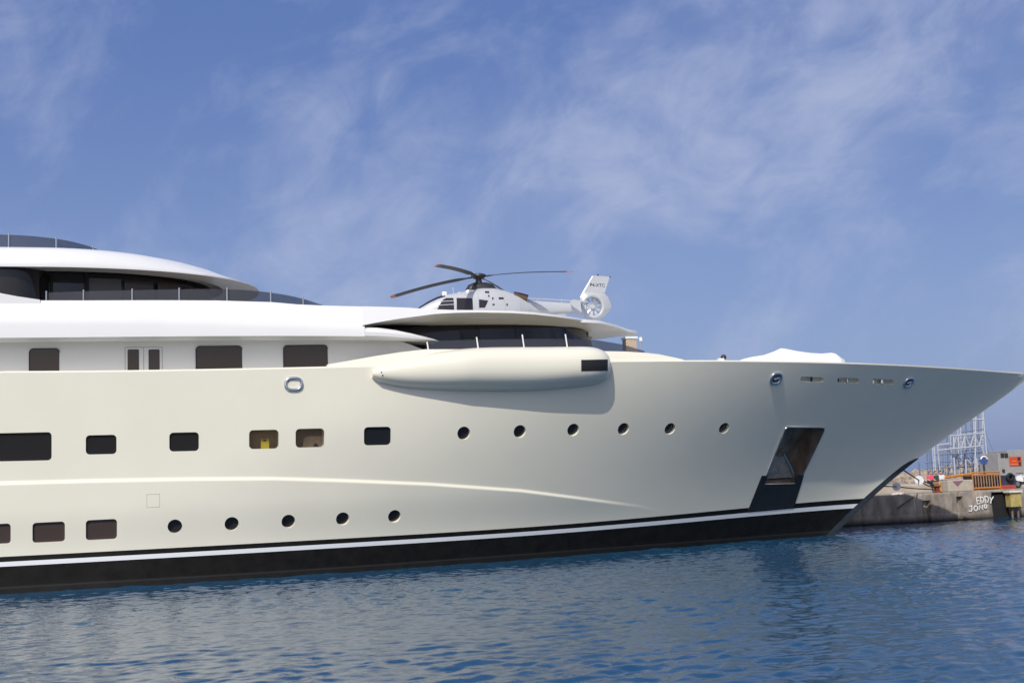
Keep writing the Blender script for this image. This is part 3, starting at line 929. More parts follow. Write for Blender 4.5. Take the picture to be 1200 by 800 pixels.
def skin_patch(pts_px, m, name, parent, eps=.012, both=True, Y=-.78):
    """a pane lying on the fuselage side, outline sighted in the plane of the side"""
    P = [at(x, y, Y) for x, y in pts_px]
    for s in ((1, -1) if both else (1,)):
        bm = bmesh.new()
        vs = [bm.verts.new((p[0], 0, p[2])) for p in P]; bm.faces.new(vs)
        bmesh.ops.triangulate(bm, faces=bm.faces[:])
        bmesh.ops.subdivide_edges(bm, edges=bm.edges[:], cuts=3, use_grid_fill=True)
        for v in bm.verts: v.co.y = -s*(fus_y(v.co.x, v.co.z)+eps)
        o = obj(name, bm, m, None, 40); put(o, heli)
    return o


Z = lambda x, y: (480+x/7.5, 310+y/7.5)
skin_patch([Z(240, 398), Z(268, 350), Z(300, 303), Z(328, 289), Z(388, 289), Z(390, 398)], COCKPIT, 'pilot_window', heli)
skin_patch([Z(415, 290), Z(553, 294), Z(556, 398), Z(413, 398)], COCKPIT, 'cabin_window', heli)
skin_patch([Z(610, 305), Z(690, 316), Z(662, 378), Z(610, 380)], COCKPIT, 'rear_window', heli)
for (x0, y0, x1, y1) in ((278, 322, 388, 318), (254, 356, 389, 350)):
    bm = bmesh.new(); A, B = at(*Z(x0, y0), -.78), at(*Z(x1, y1), -.78)
    pts = []
    for k in range(5):
        X = A[0]+(B[0]-A[0])*k/4; zz_ = A[2]+(B[2]-A[2])*k/4; pts.append((X, -(fus_y(X, zz_)+.02), zz_))
    tube(bm, pts, .022, 5); put(obj('window_bar', bm, SILVER, None, 40), heli)
# windscreen on the nose
bm = bmesh.new(); R = []
for X in np.linspace(11.1, 12.62, 10):
    b_, t_, w = fus(X); zc = b_+(t_-b_)*.46; row = []
    for j in range(13):
        a = math.radians(52+76*j/12); e = 2/2.6
        row.append((X-.008, (w+.008)*math.copysign(abs(math.cos(a))**e, math.cos(a)), zc+(t_-zc+.012)*abs(math.sin(a))**e))
    R.append(row)
loft(bm, R, closed=False); put(obj('windscreen', bm, COCKPIT, None, 60), heli)
for pts in ([Z(668, 228), Z(706, 228), Z(706, 246), Z(668, 246)], [Z(785, 285), Z(830, 285), Z(830, 303), Z(785, 303)], [Z(726, 286), Z(738, 286), Z(738, 306), Z(726, 306)], [Z(692, 264), Z(704, 264), Z(704, 282), Z(692, 282)], [Z(853, 340), Z(864, 340), Z(864, 360), Z(853, 360)], [Z(728, 344), Z(746, 344), Z(746, 358), Z(728, 358)]):
    skin_patch(pts, HELI_DARK, 'cowling_vent', heli)
for X in (13.62, 14.25, 15.65, 16.5):
    b_, t_, w = fus(X); zc = b_+(t_-b_)*.46; bm = bmesh.new()
    tube(bm, [(X, -(fus_y(X, zq)+.002), zq) for zq in np.linspace(zc-.3, t_-.12, 10)], .008, 4); put(obj('panel_seam', bm, GREYLINE), heli)
# dark rotor fairing, mast and hub
bm = bmesh.new(); R = []
for X, zt_, w in ((13.78, 13.42, .12), (13.95, 13.68, .3), (14.25, 13.80, .36), (14.9, 13.81, .36), (15.2, 13.72, .32), (15.42, 13.5, .14)):
    R.append([(X, w*math.cos(a), 13.30+(zt_-13.30)*max(0, math.sin(a))**.7) for a in [math.pi*j/12 for j in range(13)]])
loft(bm, R, closed=True); put(obj('rotor_fairing', bm, HELI_DARK, None, 50), heli)
HZ = 14.10
bm = bmesh.new(); tube(bm, [(HX, 0, 13.7), (HX, 0, 13.95), (HX, 0, 14.05)], [.2, .15, .2], 14)
tube(bm, [(HX, 0, 14.0), (HX, 0, 14.12), (HX, 0, 14.20), (HX, 0, 14.26)], [.26, .40, .38, .2], 18)
put(obj('rotor_hub', bm, HELI_DARK, None, 40), heli)
for phi, tip_z in ((-127, 14.42), (143, 13.35), (-37, 14.20), (53, 13.55)):
    a = math.radians(phi); e = Vector((math.cos(a), math.sin(a), 0)); q = Vector((-e.y, e.x, 0))
    if phi == -127: tz_ = at(517, 311, e.y*5.1)[2]
    elif phi == 143: tz_ = at(451.5, 348.5, e.y*5.1)[2]
    elif phi == -37: tz_ = at(676, 318.4, e.y*5.1)[2]
    else: tz_ = tip_z
    def blade(r0, r1, m, name, n=14):
        bm = bmesh.new(); R = []
        for k in range(n+1):
            r = r0+(r1-r0)*k/n; u = r/5.1
            c_ = .08 if r < .7 else .08+.07*min(1, (r-.7)/.5)
            if r > 4.95: c_ -= (r-4.95)*.4
            th = .045 if r < .9 else .018
            rise = .06*math.sin(min(1, u)*math.pi)*(1 if tz_ < HZ else .5)
            o_ = Vector((HX, 0, HZ+(tz_-HZ)*u**1.3+rise)) + e*r
            pt = math.radians(18 if r > .7 else 5); w_ = q*math.cos(pt)+Vector((0, 0, math.sin(pt)))
            R.append([o_+w_*c_+Vector((0, 0, .01)), o_+w_*c_*.3+Vector((0, 0, th)), o_-w_*c_*.8, o_-w_*c_, o_+w_*c_*.3-Vector((0, 0, th))])
        loft(bm, R); return put(obj(name, bm, m, None, 40), heli)
    bl = blade(.25, 4.80, HELI_BLADE, 'rotor_blade')
    bt = blade(4.80, 5.1, ORANGE_TIP, 'blade_tip', 3)
    bt.parent = bl; bt.matrix_parent_inverse = (bl.matrix_parent_inverse.inverted() if False else Matrix.Identity(4)) ; bt.matrix_parent_inverse = Matrix.Identity(4)
# exhaust, roof gear
bm = bmesh.new()
for s in (1, -1): tube(bm, [(16.25, .32*s, 13.12), (16.6, .36*s, 13.05), (16.95, .44*s, 12.93)], [.17, .16, .17], 12)
put(obj('exhaust', bm, mat('burnt_metal', (.16, .10, .07), .5, metal=.6, var=.3), None, 40), heli)
bm = bmesh.new(); a, b = at(*Z(285, 268), -.3), at(*Z(325, 238), -.3); tube(bm, [(a[0], -.3, a[2]-.2), (b[0], -.3, a[2]-.2), (b[0]+.01, -.3, b[2]), (a[0]+.01, -.3, b[2])][0:2], .14, 10)
box(bm, (a[0], -.42, a[2]-.15), (b[0], -.18, b[2]), .04); put(obj('roof_camera', bm, WHITE, None, 40), heli)
bm = bmesh.new(); a, b = at(*Z(492, 265), -.35), at(*Z(570, 222), -.35); box(bm, (a[0], -.52, a[2]-.15), (b[0], .52, b[2]), .09); put(obj('air_intake', bm, WHITE, None, 40), heli)
bm = bmesh.new(); a, b = at(*Z(425, 262), -.3), at(*Z(480, 240), -.3); box(bm, (a[0], -.35, a[2]-.12), (b[0], .35, b[2]), .05); put(obj('roof_rail', bm, SILVER, None, 40), heli)
# tail: boom end, stabiliser with end plates, shrouded fan, fin
TZ = lambda x, y: (640+x/8, 310+y/8)
def tp(x, y, Y=0): return at(*TZ(x, y), Y)
fc = tp(430, 395); fr_ = .50
out_px = [(540, 268), (575, 300), (596, 350), (612, 402), (585, 440), (545, 490), (500, 520), (440, 522), (385, 510), (345, 470), (326, 420), (318, 370), (314, 318), (338, 282), (352, 258), (445, 262)]
bm = bmesh.new()
outl = [tp(x, y) for x, y in out_px]
angs = [math.atan2(p[2]-fc[2], p[0]-fc[0]) for p in outl]
nS = 48
def outer(a):
    e = np.array([math.cos(a), math.sin(a)]); best = 9
    for p, q in zip(outl, outl[1:]+outl[:1]):
        A = np.array([p[0]-fc[0], p[2]-fc[2]]); B = np.array([q[0]-fc[0], q[2]-fc[2]]); d = B-A
        den = e[0]*d[1]-e[1]*d[0]
        if abs(den) < 1e-9: continue
        t = (A[0]*d[1]-A[1]*d[0])/den; s = (A[0]*e[1]-A[1]*e[0])/den
        if t > 0 and -1e-6 <= s <= 1+1e-6: best = min(best, t)
    return best
R = []
for k in range(nS+1):
    a = 2*math.pi*k/nS; ro = outer(a); ca, sa = math.cos(a), math.sin(a)
    def pp(r, y): return (fc[0]+r*ca, y, fc[2]+r*sa)
    R.append([pp(fr_, -.20), pp(fr_+.06, -.23), pp(fr_+.12, -.22), pp(ro, -.05), pp(ro, .05), pp(fr_+.12, .22), pp(fr_+.06, .23), pp(fr_, .20)])
loft(bm, R, closed=True, caps=False)
shroud = put(obj('tail_fan_shroud', bm, SILVER, None, 40), heli)
bm = bmesh.new(); tube(bm, [(fc[0], -.12, fc[2]), (fc[0], .12, fc[2])], .13, 14); 
hub = put(obj('tail_fan_hub', bm, SILVER, None, 40), heli)
for k in range(10):
    a = 2*math.pi*k/10+.2; e = Vector((math.cos(a), 0, math.sin(a))); q = Vector((-e.z, 0, e.x)); bm = bmesh.new(); R = []
    for r in (.1, .3, fr_-.01):
        o_ = Vector((fc[0], 0, fc[2]))+e*r; w = .055
        R.append([o_+q*w+Vector((0, -.03, 0)), o_+q*w+Vector((0, -.02, 0)), o_-q*w+Vector((0, .03, 0)), o_-q*w+Vector((0, .02, 0))])
    loft(bm, R); put(obj('fan_blade', bm, SILVER), heli)
bm = bmesh.new()
fin = [tp(x, y) for x, y in ((352, 259), (318, 312), (330, 285), (380, 205), (433, 112), (445, 104), (590, 114), (592, 125), (545, 268), (445, 262))]
fin = [fin[0], fin[3], fin[4], fin[5], fin[6], fin[7], fin[8], fin[9]]
L_ = [(p[0], -.04 if 0 < i < 6 else -.055, p[2]) for i, p in enumerate(fin)]
prism(bm, L_, (0, .09, 0)); finob = put(obj('tail_fin', bm, SILVER), heli)
bm = bmesh.new(); tube(bm, [tp(325, 312), tp(352, 262), tp(437, 110)], [.075, .075, .05], 8); put(obj('fin_leading_edge', bm, WHITE, None, 50), heli)
for x, y in ((485, 98), (597, 116)):
    bm = bmesh.new(); bmesh.ops.create_icosphere(bm, subdivisions=2, radius=.05, matrix=Matrix.Translation(tp(x, y))); put(obj('fin_lamp', bm, HELI_DARK), heli)


def text_mesh(name, body, size, mtx, m, parent=None, ext=.004):
    cu = bpy.data.curves.new(name, 'FONT'); cu.body = body; cu.size = size; cu.extrude = ext; cu.align_x = 'CENTER'; cu.align_y = 'CENTER'
    t = bpy.data.objects.new('t', cu); C.objects.link(t); bpy.context.view_layer.update()
    me = bpy.data.meshes.new_from_object(t.evaluated_get(bpy.context.evaluated_depsgraph_get())); bpy.data.objects.remove(t)
    me.transform(mtx); me.name = name; o = link(name, me, m); return o


tcn = tp(478, 196)
MX = Matrix.Translation((tcn[0], -.052, tcn[2])) @ Matrix.Rotation(math.radians(2), 4, 'Y') @ Matrix.Rotation(math.pi/2, 4, 'X')
put(text_mesh('registration', 'P4-XTC', .25, MX, HELI_DARK), heli)
# stabiliser and end plates
bm = bmesh.new(); R = []
for y in (-1.25, 0, 1.25): R.append([(19.35, y, 12.62), (19.6, y, 12.66), (20.0, y, 12.62), (19.6, y, 12.59)])
loft(bm, R); put(obj('stabiliser', bm, SILVER), heli)
for s in (1, -1):
    bm = bmesh.new(); pts = [at(*TZ(x, y), -1.25) for x, y in ((222, 352), (250, 325), (320, 338), (335, 470), (255, 462))]
    prism(bm, [(p[0], -1.25*s-.02, p[2]) for p in pts], (0, .04, 0)); put(obj('end_plate', bm, SILVER), heli)
# skids and antennas
for s in (1, -1):
    bm = bmesh.new(); tube(bm, [(11.6, s*1.0, DECK+.28), (11.85, s*1.0, DECK+.06), (12.1, s*1.0, DECK+.05), (15.2, s*1.0, DECK+.05)], .05, 8)
    for X in (12.5, 14.6): tube(bm, [(X, s*1.0, DECK+.06), (X, s*.9, DECK+.3), (X, s*.5, 11.5)], .045, 8)
    put(obj('skid', bm, HELI_DARK, None, 40), heli)
bm = bmesh.new()
A = [at(*TZ(-120, 345), 0), at(*TZ(150, 372), 0)]
tube(bm, [(17.0, 0, 12.98), (18.3, 0, 12.92), (19.7, 0, 12.84)], .03, 6)
for X in (17.6, 18.9): tube(bm, [(X, 0, 12.7), (X, 0, 12.94)], .02, 5)
put(obj('tail_cable_duct', bm, SILVER), heli)
bm = bmesh.new(); tube(bm, [at(*Z(390, 235), 0)-np.array([0, 0, .3]), at(*Z(380, 200), 0)], .012, 4); put(obj('roof_aerial', bm, WHITE), heli)

# ------------------------------------------------------------------ water
def water():
    def axis(lo, hi, step, far_lo, far_hi):
        core = list(np.arange(lo, hi+1e-6, step)); st = step; x = lo; left = []
        while x > far_lo: st *= 1.32; x -= st; left.append(x)
        st = step; x = hi; right = []
        while x < far_hi: st *= 1.32; x += st; right.append(x)
        return np.array(left[::-1]+core+right)
    xs = axis(-20, 56, .095, -5000, 7000); ys = axis(-50, 9.2, .08, -400, 9000)
    Xg, Yg = np.meshgrid(xs, ys, indexing='xy')
    rng = np.random.default_rng(7)
    H = np.zeros_like(Xg)
    n = 140
    lam = .27*np.exp(rng.uniform(0, 1, n)*math.log(8))
    ang = math.radians(-62) + rng.normal(0, .62, n)      # ripples run in towards the quay from the open side
    k = 2*math.pi/lam
    amp = .0027*lam**.72*np.where(lam > 1.0, .55, 1)
    for i in range(n):
        ph = k[i]*(Xg*math.cos(ang[i])+Yg*math.sin(ang[i])) + rng.uniform(0, 6.28)
        s_ = np.sin(ph); H += amp[i]*(s_ - .25*np.cos(2*ph))
    # patches of more and less wind
    patch = .85+.3*np.sin(Xg*.21+1.3*np.sin(Yg*.17))*np.sin(Yg*.29+.9*np.sin(Xg*.13))
    fade = np.exp(-(np.clip(-34-Xg, 0, None)+np.clip(Xg-64, 0, None)+np.clip(Yg-9.3, 0, None)+np.clip(-58-Yg, 0, None))/3)
    H *= patch*fade
    ny, nx = Xg.shape
    me = bpy.data.meshes.new('sea'); me.vertices.add(nx*ny)
    me.vertices.foreach_set('co', np.stack([Xg, Yg, H], -1).astype(np.float32).ravel())
    i = np.arange((ny-1)*(nx-1)); r = i//(nx-1); c = i % (nx-1); a = r*nx+c
    q = np.stack([a, a+1, a+nx+1, a+nx], 1).astype(np.int32)
    me.loops.add(q.size); me.loops.foreach_set('vertex_index', q.ravel())
    me.polygons.add(len(q)); me.polygons.foreach_set('loop_start', np.arange(0, q.size, 4, dtype=np.int32))
    me.polygons.foreach_set('use_smooth', np.ones(len(q), bool)); me.update(); me.validate()
    m = bpy.data.materials.new('sea_water'); m.use_nodes = True; nt = m.node_tree; N = nt.nodes; L = nt.links; b = N['Principled BSDF']
    b.inputs['Base Color'].default_value = (.011, .060, .128, 1); b.inputs['Roughness'].default_value = .04
    b.inputs['IOR'].default_value = 1.333; b.inputs['Specular IOR Level'].default_value = .5
    tc = N.new('ShaderNodeTexCoord'); mp = N.new('ShaderNodeMapping'); mp.inputs['Rotation'].default_value = (0, 0, math.radians(28)); mp.inputs['Scale'].default_value = (.7, 1.3, 1)
    L.new(tc.outputs['Object'], mp.inputs[0])
    n1 = N.new('ShaderNodeTexNoise'); n1.inputs['Scale'].default_value = 3.2; n1.inputs['Detail'].default_value = 5; n1.inputs['Roughness'].default_value = .6
    L.new(mp.outputs[0], n1.inputs['Vector'])
    bp = N.new('ShaderNodeBump'); bp.inputs['Strength'].default_value = .22; bp.inputs['Distance'].default_value = .05
    L.new(n1.outputs[0], bp.inputs['Height']); L.new(bp.outputs[0], b.inputs['Normal'])
    o = link('sea', me, m); o['kind'] = 'structure'


water()

# ------------------------------------------------------------------ quay
QY, QZ, QP = 8.9, 1.82, 2.36
CONC = mat('weathered_concrete', (.26, .225, .19), .9, spec=.2, col2=(.40, .355, .30), vscale=1.1, bump=.6, bscale=9)
def quay_wall_material():
    m = mat('quay_wall_concrete', (.18, .155, .13), .92, spec=.2, col2=(.44, .385, .33), vscale=1.5, bump=.7, bscale=8, stretch=(1, 1, .45))
    nt = m.node_tree; N = nt.nodes; L = nt.links; b = N['Principled BSDF']; src = b.inputs['Base Color'].links[0].from_socket
    g = N.new('ShaderNodeNewGeometry'); sp = N.new('ShaderNodeSeparateXYZ'); L.new(g.outputs['Position'], sp.inputs[0])
    n = N.new('ShaderNodeTexNoise'); n.inputs['Scale'].default_value = 2.4; n.inputs['Detail'].default_value = 6
    ad = N.new('ShaderNodeMath'); ad.operation = 'MULTIPLY_ADD'; L.new(n.outputs[0], ad.inputs[0]); ad.inputs[1].default_value = .7; L.new(sp.outputs[2], ad.inputs[2])
    mr = N.new('ShaderNodeMapRange'); mr.inputs['From Min'].default_value = .32; mr.inputs['From Max'].default_value = .72; L.new(ad.outputs[0], mr.inputs['Value'])
    mx = N.new('ShaderNodeMixRGB'); L.new(mr.outputs[0], mx.inputs[0]); mx.inputs[1].default_value = (.020, .021, .016, 1); L.new(src, mx.inputs[2])
    L.new(mx.outputs[0], b.inputs['Base Color']); return m      # weed and tide stain along the waterline
QWALL = quay_wall_material()
rng = np.random.default_rng(3)
xj = [float(at(x, 600, QY)[0]) for x in (1009, 1085, 1126)]
pocket = [(float(at(1081, 590, QY)[0]), float(at(1090, 590, QY)[0]), -.2, 1.35, .30), (float(at(1121.5, 590, QY)[0]), float(at(1128, 590, QY)[0]), .1, 1.45, .28), (float(at(1163.5, 590, QY)[0]), float(at(1184, 590, QY)[0]), -.6, 1.62, 1.1)]
def quay():
    xs = np.r_[np.arange(-58, 33, 1.0), np.arange(33, 58, .07), np.arange(58, 110, 1.0)]; zs_ = np.r_[-1.5, -.6, np.linspace(-.2, QZ-.06, 26)]
    lump = np.zeros((len(zs_), len(xs)))
    for _ in range(60):
        kx, kz = rng.normal(0, 2.2, 2); lump += .0045*np.sin(xs[None]*kx+zs_[:, None]*kz+rng.uniform(0, 6))
    R = []
    for i, z in enumerate(zs_):
        y = QY + lump[i] + .03*np.exp(-((z-.5)/.15)**2)
        for x0 in xj: y = y + .09*np.exp(-((xs-x0-.05*math.sin(z*3))/.06)**2)
        for x0, x1, z0, z1, d in pocket:
            if z0 < z < z1: y = y + d*((xs > x0) & (xs < x1))
        R.append(np.stack([xs, y, np.full_like(xs, z)], 1))
    bm = bmesh.new()
    top_edge = np.stack([xs, QY+.05+.02*np.sin(xs*3.1), np.full_like(xs, QZ)], 1)
    V = loft(bm, R+[top_edge], closed=False)
    o = obj('quay_wall', bm, QWALL, None, 50); o['kind'] = 'structure'
    bm = bmesh.new(); V = loft(bm, [top_edge+np.array([0, 0, 0]), np.stack([xs, np.full_like(xs, 13.5), np.full_like(xs, QZ+.02)], 1)], closed=False)
    o = obj('quay_pavement', bm, CONC); o['kind'] = 'structure'
    bm = bmesh.new()
    loft(bm, [[(-58, 13.5, 1.0), (110, 13.5, 1.0)], [(-58, 13.5, QP-.05), (110, 13.5, QP-.05)], [(-58, 13.55, QP), (110, 13.55, QP)], [(-58, 60, QP), (110, 60, QP)], [(-58, 60, -2), (110, 60, -2)]], closed=False)
    for x in (-58, 110): bm.faces.new([bm.verts.new(p) for p in ((x, QY+.1, -2), (x, QY+.1, QZ-.02), (x, 13.45, QZ-.02), (x, 13.45, QP), (x, 60, QP), (x, 60, -2))])
    o = obj('quay_terrace', bm, mat('pale_concrete', (.38, .335, .275), .9, spec=.2, col2=(.52, .46, .38), vscale=.8, bump=.4, bscale=7)); o['kind'] = 'structure'
quay()


def seen(px, py, Y): return Vector(at(px, py, Y))


# strut, pale pipe and litter on the quay face
bm = bmesh.new(); tube(bm, [seen(1052, 595, QY-.06), seen(1070, 582.5, QY-.06)], .05, 6)
tag(obj('strut', bm, mat('rusted_bar', (.13, .085, .06), .8, var=.3)), 'rusty diagonal strut fixed to the concrete quay face', 'strut')
bm = bmesh.new(); tube(bm, [seen(1070.8, 583.5, QY-.07), seen(1072, 598, QY-.07)], .045, 6)
tag(obj('pipe', bm, mat('pale_pipe', (.5, .47, .43), .6, var=.2)), 'pale upright pipe beside the strut on the quay face', 'pipe')
bm = bmesh.new(); p = seen(1056.5, 581, 9.2)
for k in range(7):
    a = random.Random(k); bmesh.ops.create_cone(bm, cap_ends=True, segments=5, radius1=.22, radius2=.06, depth=.12, matrix=Matrix.Translation((p.x-.35+k*.1, 9.3+a.uniform(-.2, .2), QZ+.06)) @ Matrix.Rotation(a.uniform(-.5, .5), 4, 'X'))
tag(obj('crumpled_sheet', bm, mat('dirty_white_cloth', (.62, .56, .54), .9, var=.3, vscale=6)), 'crumpled whitish sheet lying at the edge of the quay', 'sheet')

# graffiti, brushed on the wall
PAINT = mat('graffiti_paint', (.80, .80, .79), .7)
gz = lambda x, y: seen(1130+x/11.43, 540+y/11.43, QY-.015)
arc = lambda cx, cy, rx, ry, n=14: [(cx+rx*math.cos(2*math.pi*k/n), cy+ry*math.sin(2*math.pi*k/n)) for k in range(n+1)]
bm = bmesh.new()
for st in ([(196, 482), (158, 488), (170, 574), (204, 566)], [(163, 530), (192, 525)], [(208, 478), (220, 562), (246, 552), (257, 520), (247, 486), (208, 478)], [(268, 470), (282, 560), (310, 548), (321, 512), (306, 474), (268, 470)], [(334, 480), (357, 520)], [(386, 474), (357, 520), (348, 566)],
           [(60, 606), (104, 598)], [(92, 600), (101, 648), (86, 672), (58, 666)], arc(150, 630, 24, 32), [(196, 652), (196, 594), (240, 648), (242, 584)], arc(281, 606, 16, 24)):
    tube(bm, [gz(*p) for p in st], .042, 6)
for v in bm.verts: v.co.y = QY-.05+(v.co.y-QY+.015)*.3
tag(obj('graffiti', bm, PAINT, None, 60), 'white hand painted graffiti reading EDDY JONO on the quay wall', 'graffiti')

# yellow fender box and its dark recess
fb = seen(1189, 585, 8.5); ft, f0, f1 = seen(1180, 575, 8.5), seen(1183, 594, 8.5), seen(1196, 594, 8.5)
r_ = thing('fender_box', (fb.x, 8.6, f0.z), 'yellow fender box with a white lid hung on the quay wall', 'fender')
bm = bmesh.new(); box(bm, (f0.x, 8.3, f0.z), (f1.x, 8.85, ft.z-.14), .03); put(obj('box_body', bm, mat('scuffed_yellow', (.36, .26, .06), .7, col2=(.56, .46, .20), vscale=3)), r_)
bm = bmesh.new(); box(bm, (f0.x-.12, 8.2, ft.z-.14), (f1.x+.06, 8.87, ft.z), .03); put(obj('lid', bm, mat('chalky_white', (.66, .63, .55), .8, var=.1)), r_)
for x in (f0.x+.25, f1.x-.15):
    bm = bmesh.new(); tube(bm, [(x, 8.6, -.8), (x, 8.6, f0.z+.02)], .07, 8); put(obj('leg', bm, mat('worn_timber', (.20, .13, .10), .8, var=.3)), r_)
RUB = mat('black_rubber', (.012, .012, .014), .75, var=.3, vscale=4)
x0, x1, z0, z1, d = pocket[2]
bm = bmesh.new(); box(bm, (x0+.03, QY+.16, -.9), (x1-.03, QY+.5, 1.55), .06)  # black panel added inside the recess to stand for its deep shade
tag(obj('recess_shade_panel', bm, RUB), 'black panel added as the deep shade in a quay wall recess left of the yellow box', 'fender')

# bollard with mooring ropes and rat guards
b0 = seen(1098.5, 577, 9.4)
bo = thing('bollard', (b0.x, 9.4, QZ), 'squat rust red mooring bollard on the quay edge holding ropes', 'bollard')
RED = mat('rust_red_paint', (.20, .035, .025), .6, var=.3, vscale=5)
bm = bmesh.new(); tube(bm, [(b0.x, 9.4, QZ-.02), (b0.x, 9.4, QZ+.06), (b0.x, 9.4, QZ+.10), (b0.x, 9.4, QZ+.34)], [.30, .30, .17, .16], 14); put(obj('post', bm, RED, None, 40), bo)
bm = bmesh.new(); tube(bm, [(b0.x, 9.4, QZ+.33), (b0.x, 9.4, QZ+.40), (b0.x, 9.4, QZ+.48)], [.17, .27, .2], 14); put(obj('cap', bm, RED, None, 40), bo)
ROPE = mat('dark_mooring_rope', (.035, .03, .03), .85, bump=.6, bscale=40)
hold = Vector((b0.x, 9.4, QZ+.30))
g1 = seen(1077, 562.5, 8.9); g2 = seen(1050.5, 569.8, 8.3)
def rope(a, b, sag, lab, grp):
    bm = bmesh.new(); tube(bm, [a.lerp(b, t)-Vector((0, 0, sag*4*t*(1-t))) for t in [k/14 for k in range(15)]], .038, 6)
    return tag(obj('mooring_rope', bm, ROPE, None, 60), lab, 'rope', grp)
s1 = seen(1049, 543.5, 1.6); s2 = seen(1030, 569.0, 1.2)
rope(s1, g1, .02, 'dark rope running from the bow down to the upper white rat guard', 'mooring ropes')
rope(g1, hold, .10, 'dark rope from the upper rat guard to the bollard, lower of two strands', 'mooring ropes')
rope(g1+Vector((.15, .1, .05)), hold+Vector((.12, .1, .08)), .02, 'dark rope from the upper rat guard to the bollard, upper of two strands', 'mooring ropes')
rope(s2, g2, .01, 'dark rope from the stem to the lower grey rat guard', 'mooring ropes')
rope(g2, hold+Vector((0, 0, -.08)), .05, 'long dark rope lying almost level from the lower rat guard to the bollard', 'mooring ropes')
GUARD = mat('rat_guard_white', (.74, .75, .78), .5, var=.08)
def guard(p, d, lab, rad):
    d = d.normalized(); bm = bmesh.new()
    tube(bm, [p-d*.03, p+d*.02, p+d*.05], [.05, rad, rad*.97], 22)
    tag(obj('rat_guard', bm, GUARD, None, 40), lab, 'rat guard', 'rat guards on the mooring ropes')
guard(g1, Vector((-.45, -1, .15)), 'white rat guard disc on the steep mooring rope', .30)
guard(g2, Vector((-.45, -1, .1)), 'grey blue rat guard disc on the level mooring rope', .26)

# things along the quay edge
ORANGE = mat('safety_orange', (.50, .20, .045), .55, var=.15, vscale=4)
BARS = mat('barrier_bars', (.36, .22, .13), .6, var=.3, vscale=8)
q0, q1 = seen(1141, 573.5, 10.2), seen(1171, 551.3, 10.2)
br = thing('barrier', (q0.x, 10.2, QZ), 'orange crowd barrier with upright bars standing on the quay', 'barrier')
zt_, zb_ = q1.z-.05, QZ+.14
bm = bmesh.new()
pts = [(q0.x, 10.2, QZ), (q0.x, 10.2, zt_), (q1.x, 10.2, zt_), (q1.x, 10.2, QZ)]
tube(bm, pts[:2], .045, 8); tube(bm, pts[1:3], .05, 8); tube(bm, pts[2:], .045, 8); tube(bm, [(q0.x, 10.2, zb_), (q1.x, 10.2, zb_)], .06, 8)
tube(bm, [(q0.x, 10.2, zt_-.16), (q1.x, 10.2, zt_-.16)], .035, 8)
put(obj('frame', bm, ORANGE, None, 50), br)
for k in range(1, 10):
    x = q0.x+(q1.x-q0.x)*k/10; bm = bmesh.new(); tube(bm, [(x, 10.2, zb_), (x, 10.2, zt_-.16)], .032, 6); put(obj('upright_bar', bm, BARS), br)
for x in (q0.x+.15, q1.x-.15):
    bm = bmesh.new(); box(bm, (x-.04, 9.9, QZ+.004), (x+.04, 10.5, QZ+.06), .01); put(obj('foot', bm, ORANGE), br)
# dark tub added to stand for the shadow behind the barrier
q2, q3 = seen(1142, 574, 11.0), seen(1170, 556, 11.0)
sk = thing('shade_tub', ((q2.x+q3.x)/2, 11.6, QZ), 'dark tub added as the shadow behind the orange barrier', 'shade_tub')
DRK = mat('dark_shade_brown', (.045, .028, .024), .75, var=.4, vscale=3)
bm = bmesh.new(); w0, w1 = q2.x+.1, q3.x-.05
loft(bm, [[(w0+.15, 11.0, QZ+.03), (w1-.15, 11.0, QZ+.03), (w1-.15, 12.2, QZ+.03), (w0+.15, 12.2, QZ+.03)], [(w0, 10.9, q3.z), (w1, 10.9, q3.z), (w1, 12.3, q3.z), (w0, 12.3, q3.z)]]); put(obj('tub', bm, DRK), sk)
bm = bmesh.new(); tube(bm, [(w0, 10.9, q3.z), (w1, 10.9, q3.z)], .05, 6); put(obj('rim', bm, ORANGE), sk)
q4, q5 = seen(1111.5, 576.5, 9.9), seen(1140, 561.5, 9.9)
cb = thing('concrete_block', ((q4.x+q5.x)/2, 10.4, QZ), 'pale concrete block with a faded purple triangle on the quay', 'block')
bm = bmesh.new(); box(bm, (q4.x, 9.9, QZ+.004), (q5.x, 10.9, q5.z), .05); put(obj('block_body', bm, mat('pale_block_concrete', (.40, .35, .29), .9, col2=(.52, .46, .39), vscale=2.5, bump=.5)), cb)
bm = bmesh.new(); tri = [seen(1116, 563.4, 9.89), seen(1129, 562.6, 9.89), seen(1122, 569.8, 9.89)]; prism(bm, [(p.x, 9.888, p.z) for p in tri], (0, .02, 0)); put(obj('triangle_mark', bm, mat('faded_purple', (.24, .12, .16), .8, var=.3, vscale=9)), cb)
q6, q7 = seen(1101, 577, 10.6), seen(1111, 563.5, 10.6)
ob_ = thing('crate', ((q6.x+q7.x)/2, 10.9, QZ), 'ochre wooden crate between the bollard and the concrete block', 'crate')
OCH = mat('ochre_boards', (.48, .30, .13), .75, var=.2, vscale=4)
for k in range(4):
    bm = bmesh.new(); h = (q7.z-QZ)/4; box(bm, (q6.x, 10.6, QZ+.01+k*h), (q7.x+.1, 11.2, QZ+(k+1)*h-.02), .008); put(obj('board', bm, OCH), ob_)
bm = bmesh.new()
for x in (q6.x+.03, q7.x+.04): box(bm, (x-.04, 10.55, QZ+.005), (x+.04, 10.595, q7.z), .006)
put(obj('corner_batten', bm, mat('yellow_paint', (.62, .36, .05), .6)), ob_)
q8, q9 = seen(1098, 560.5, 14.2), seen(1141, 554.5, 14.2)
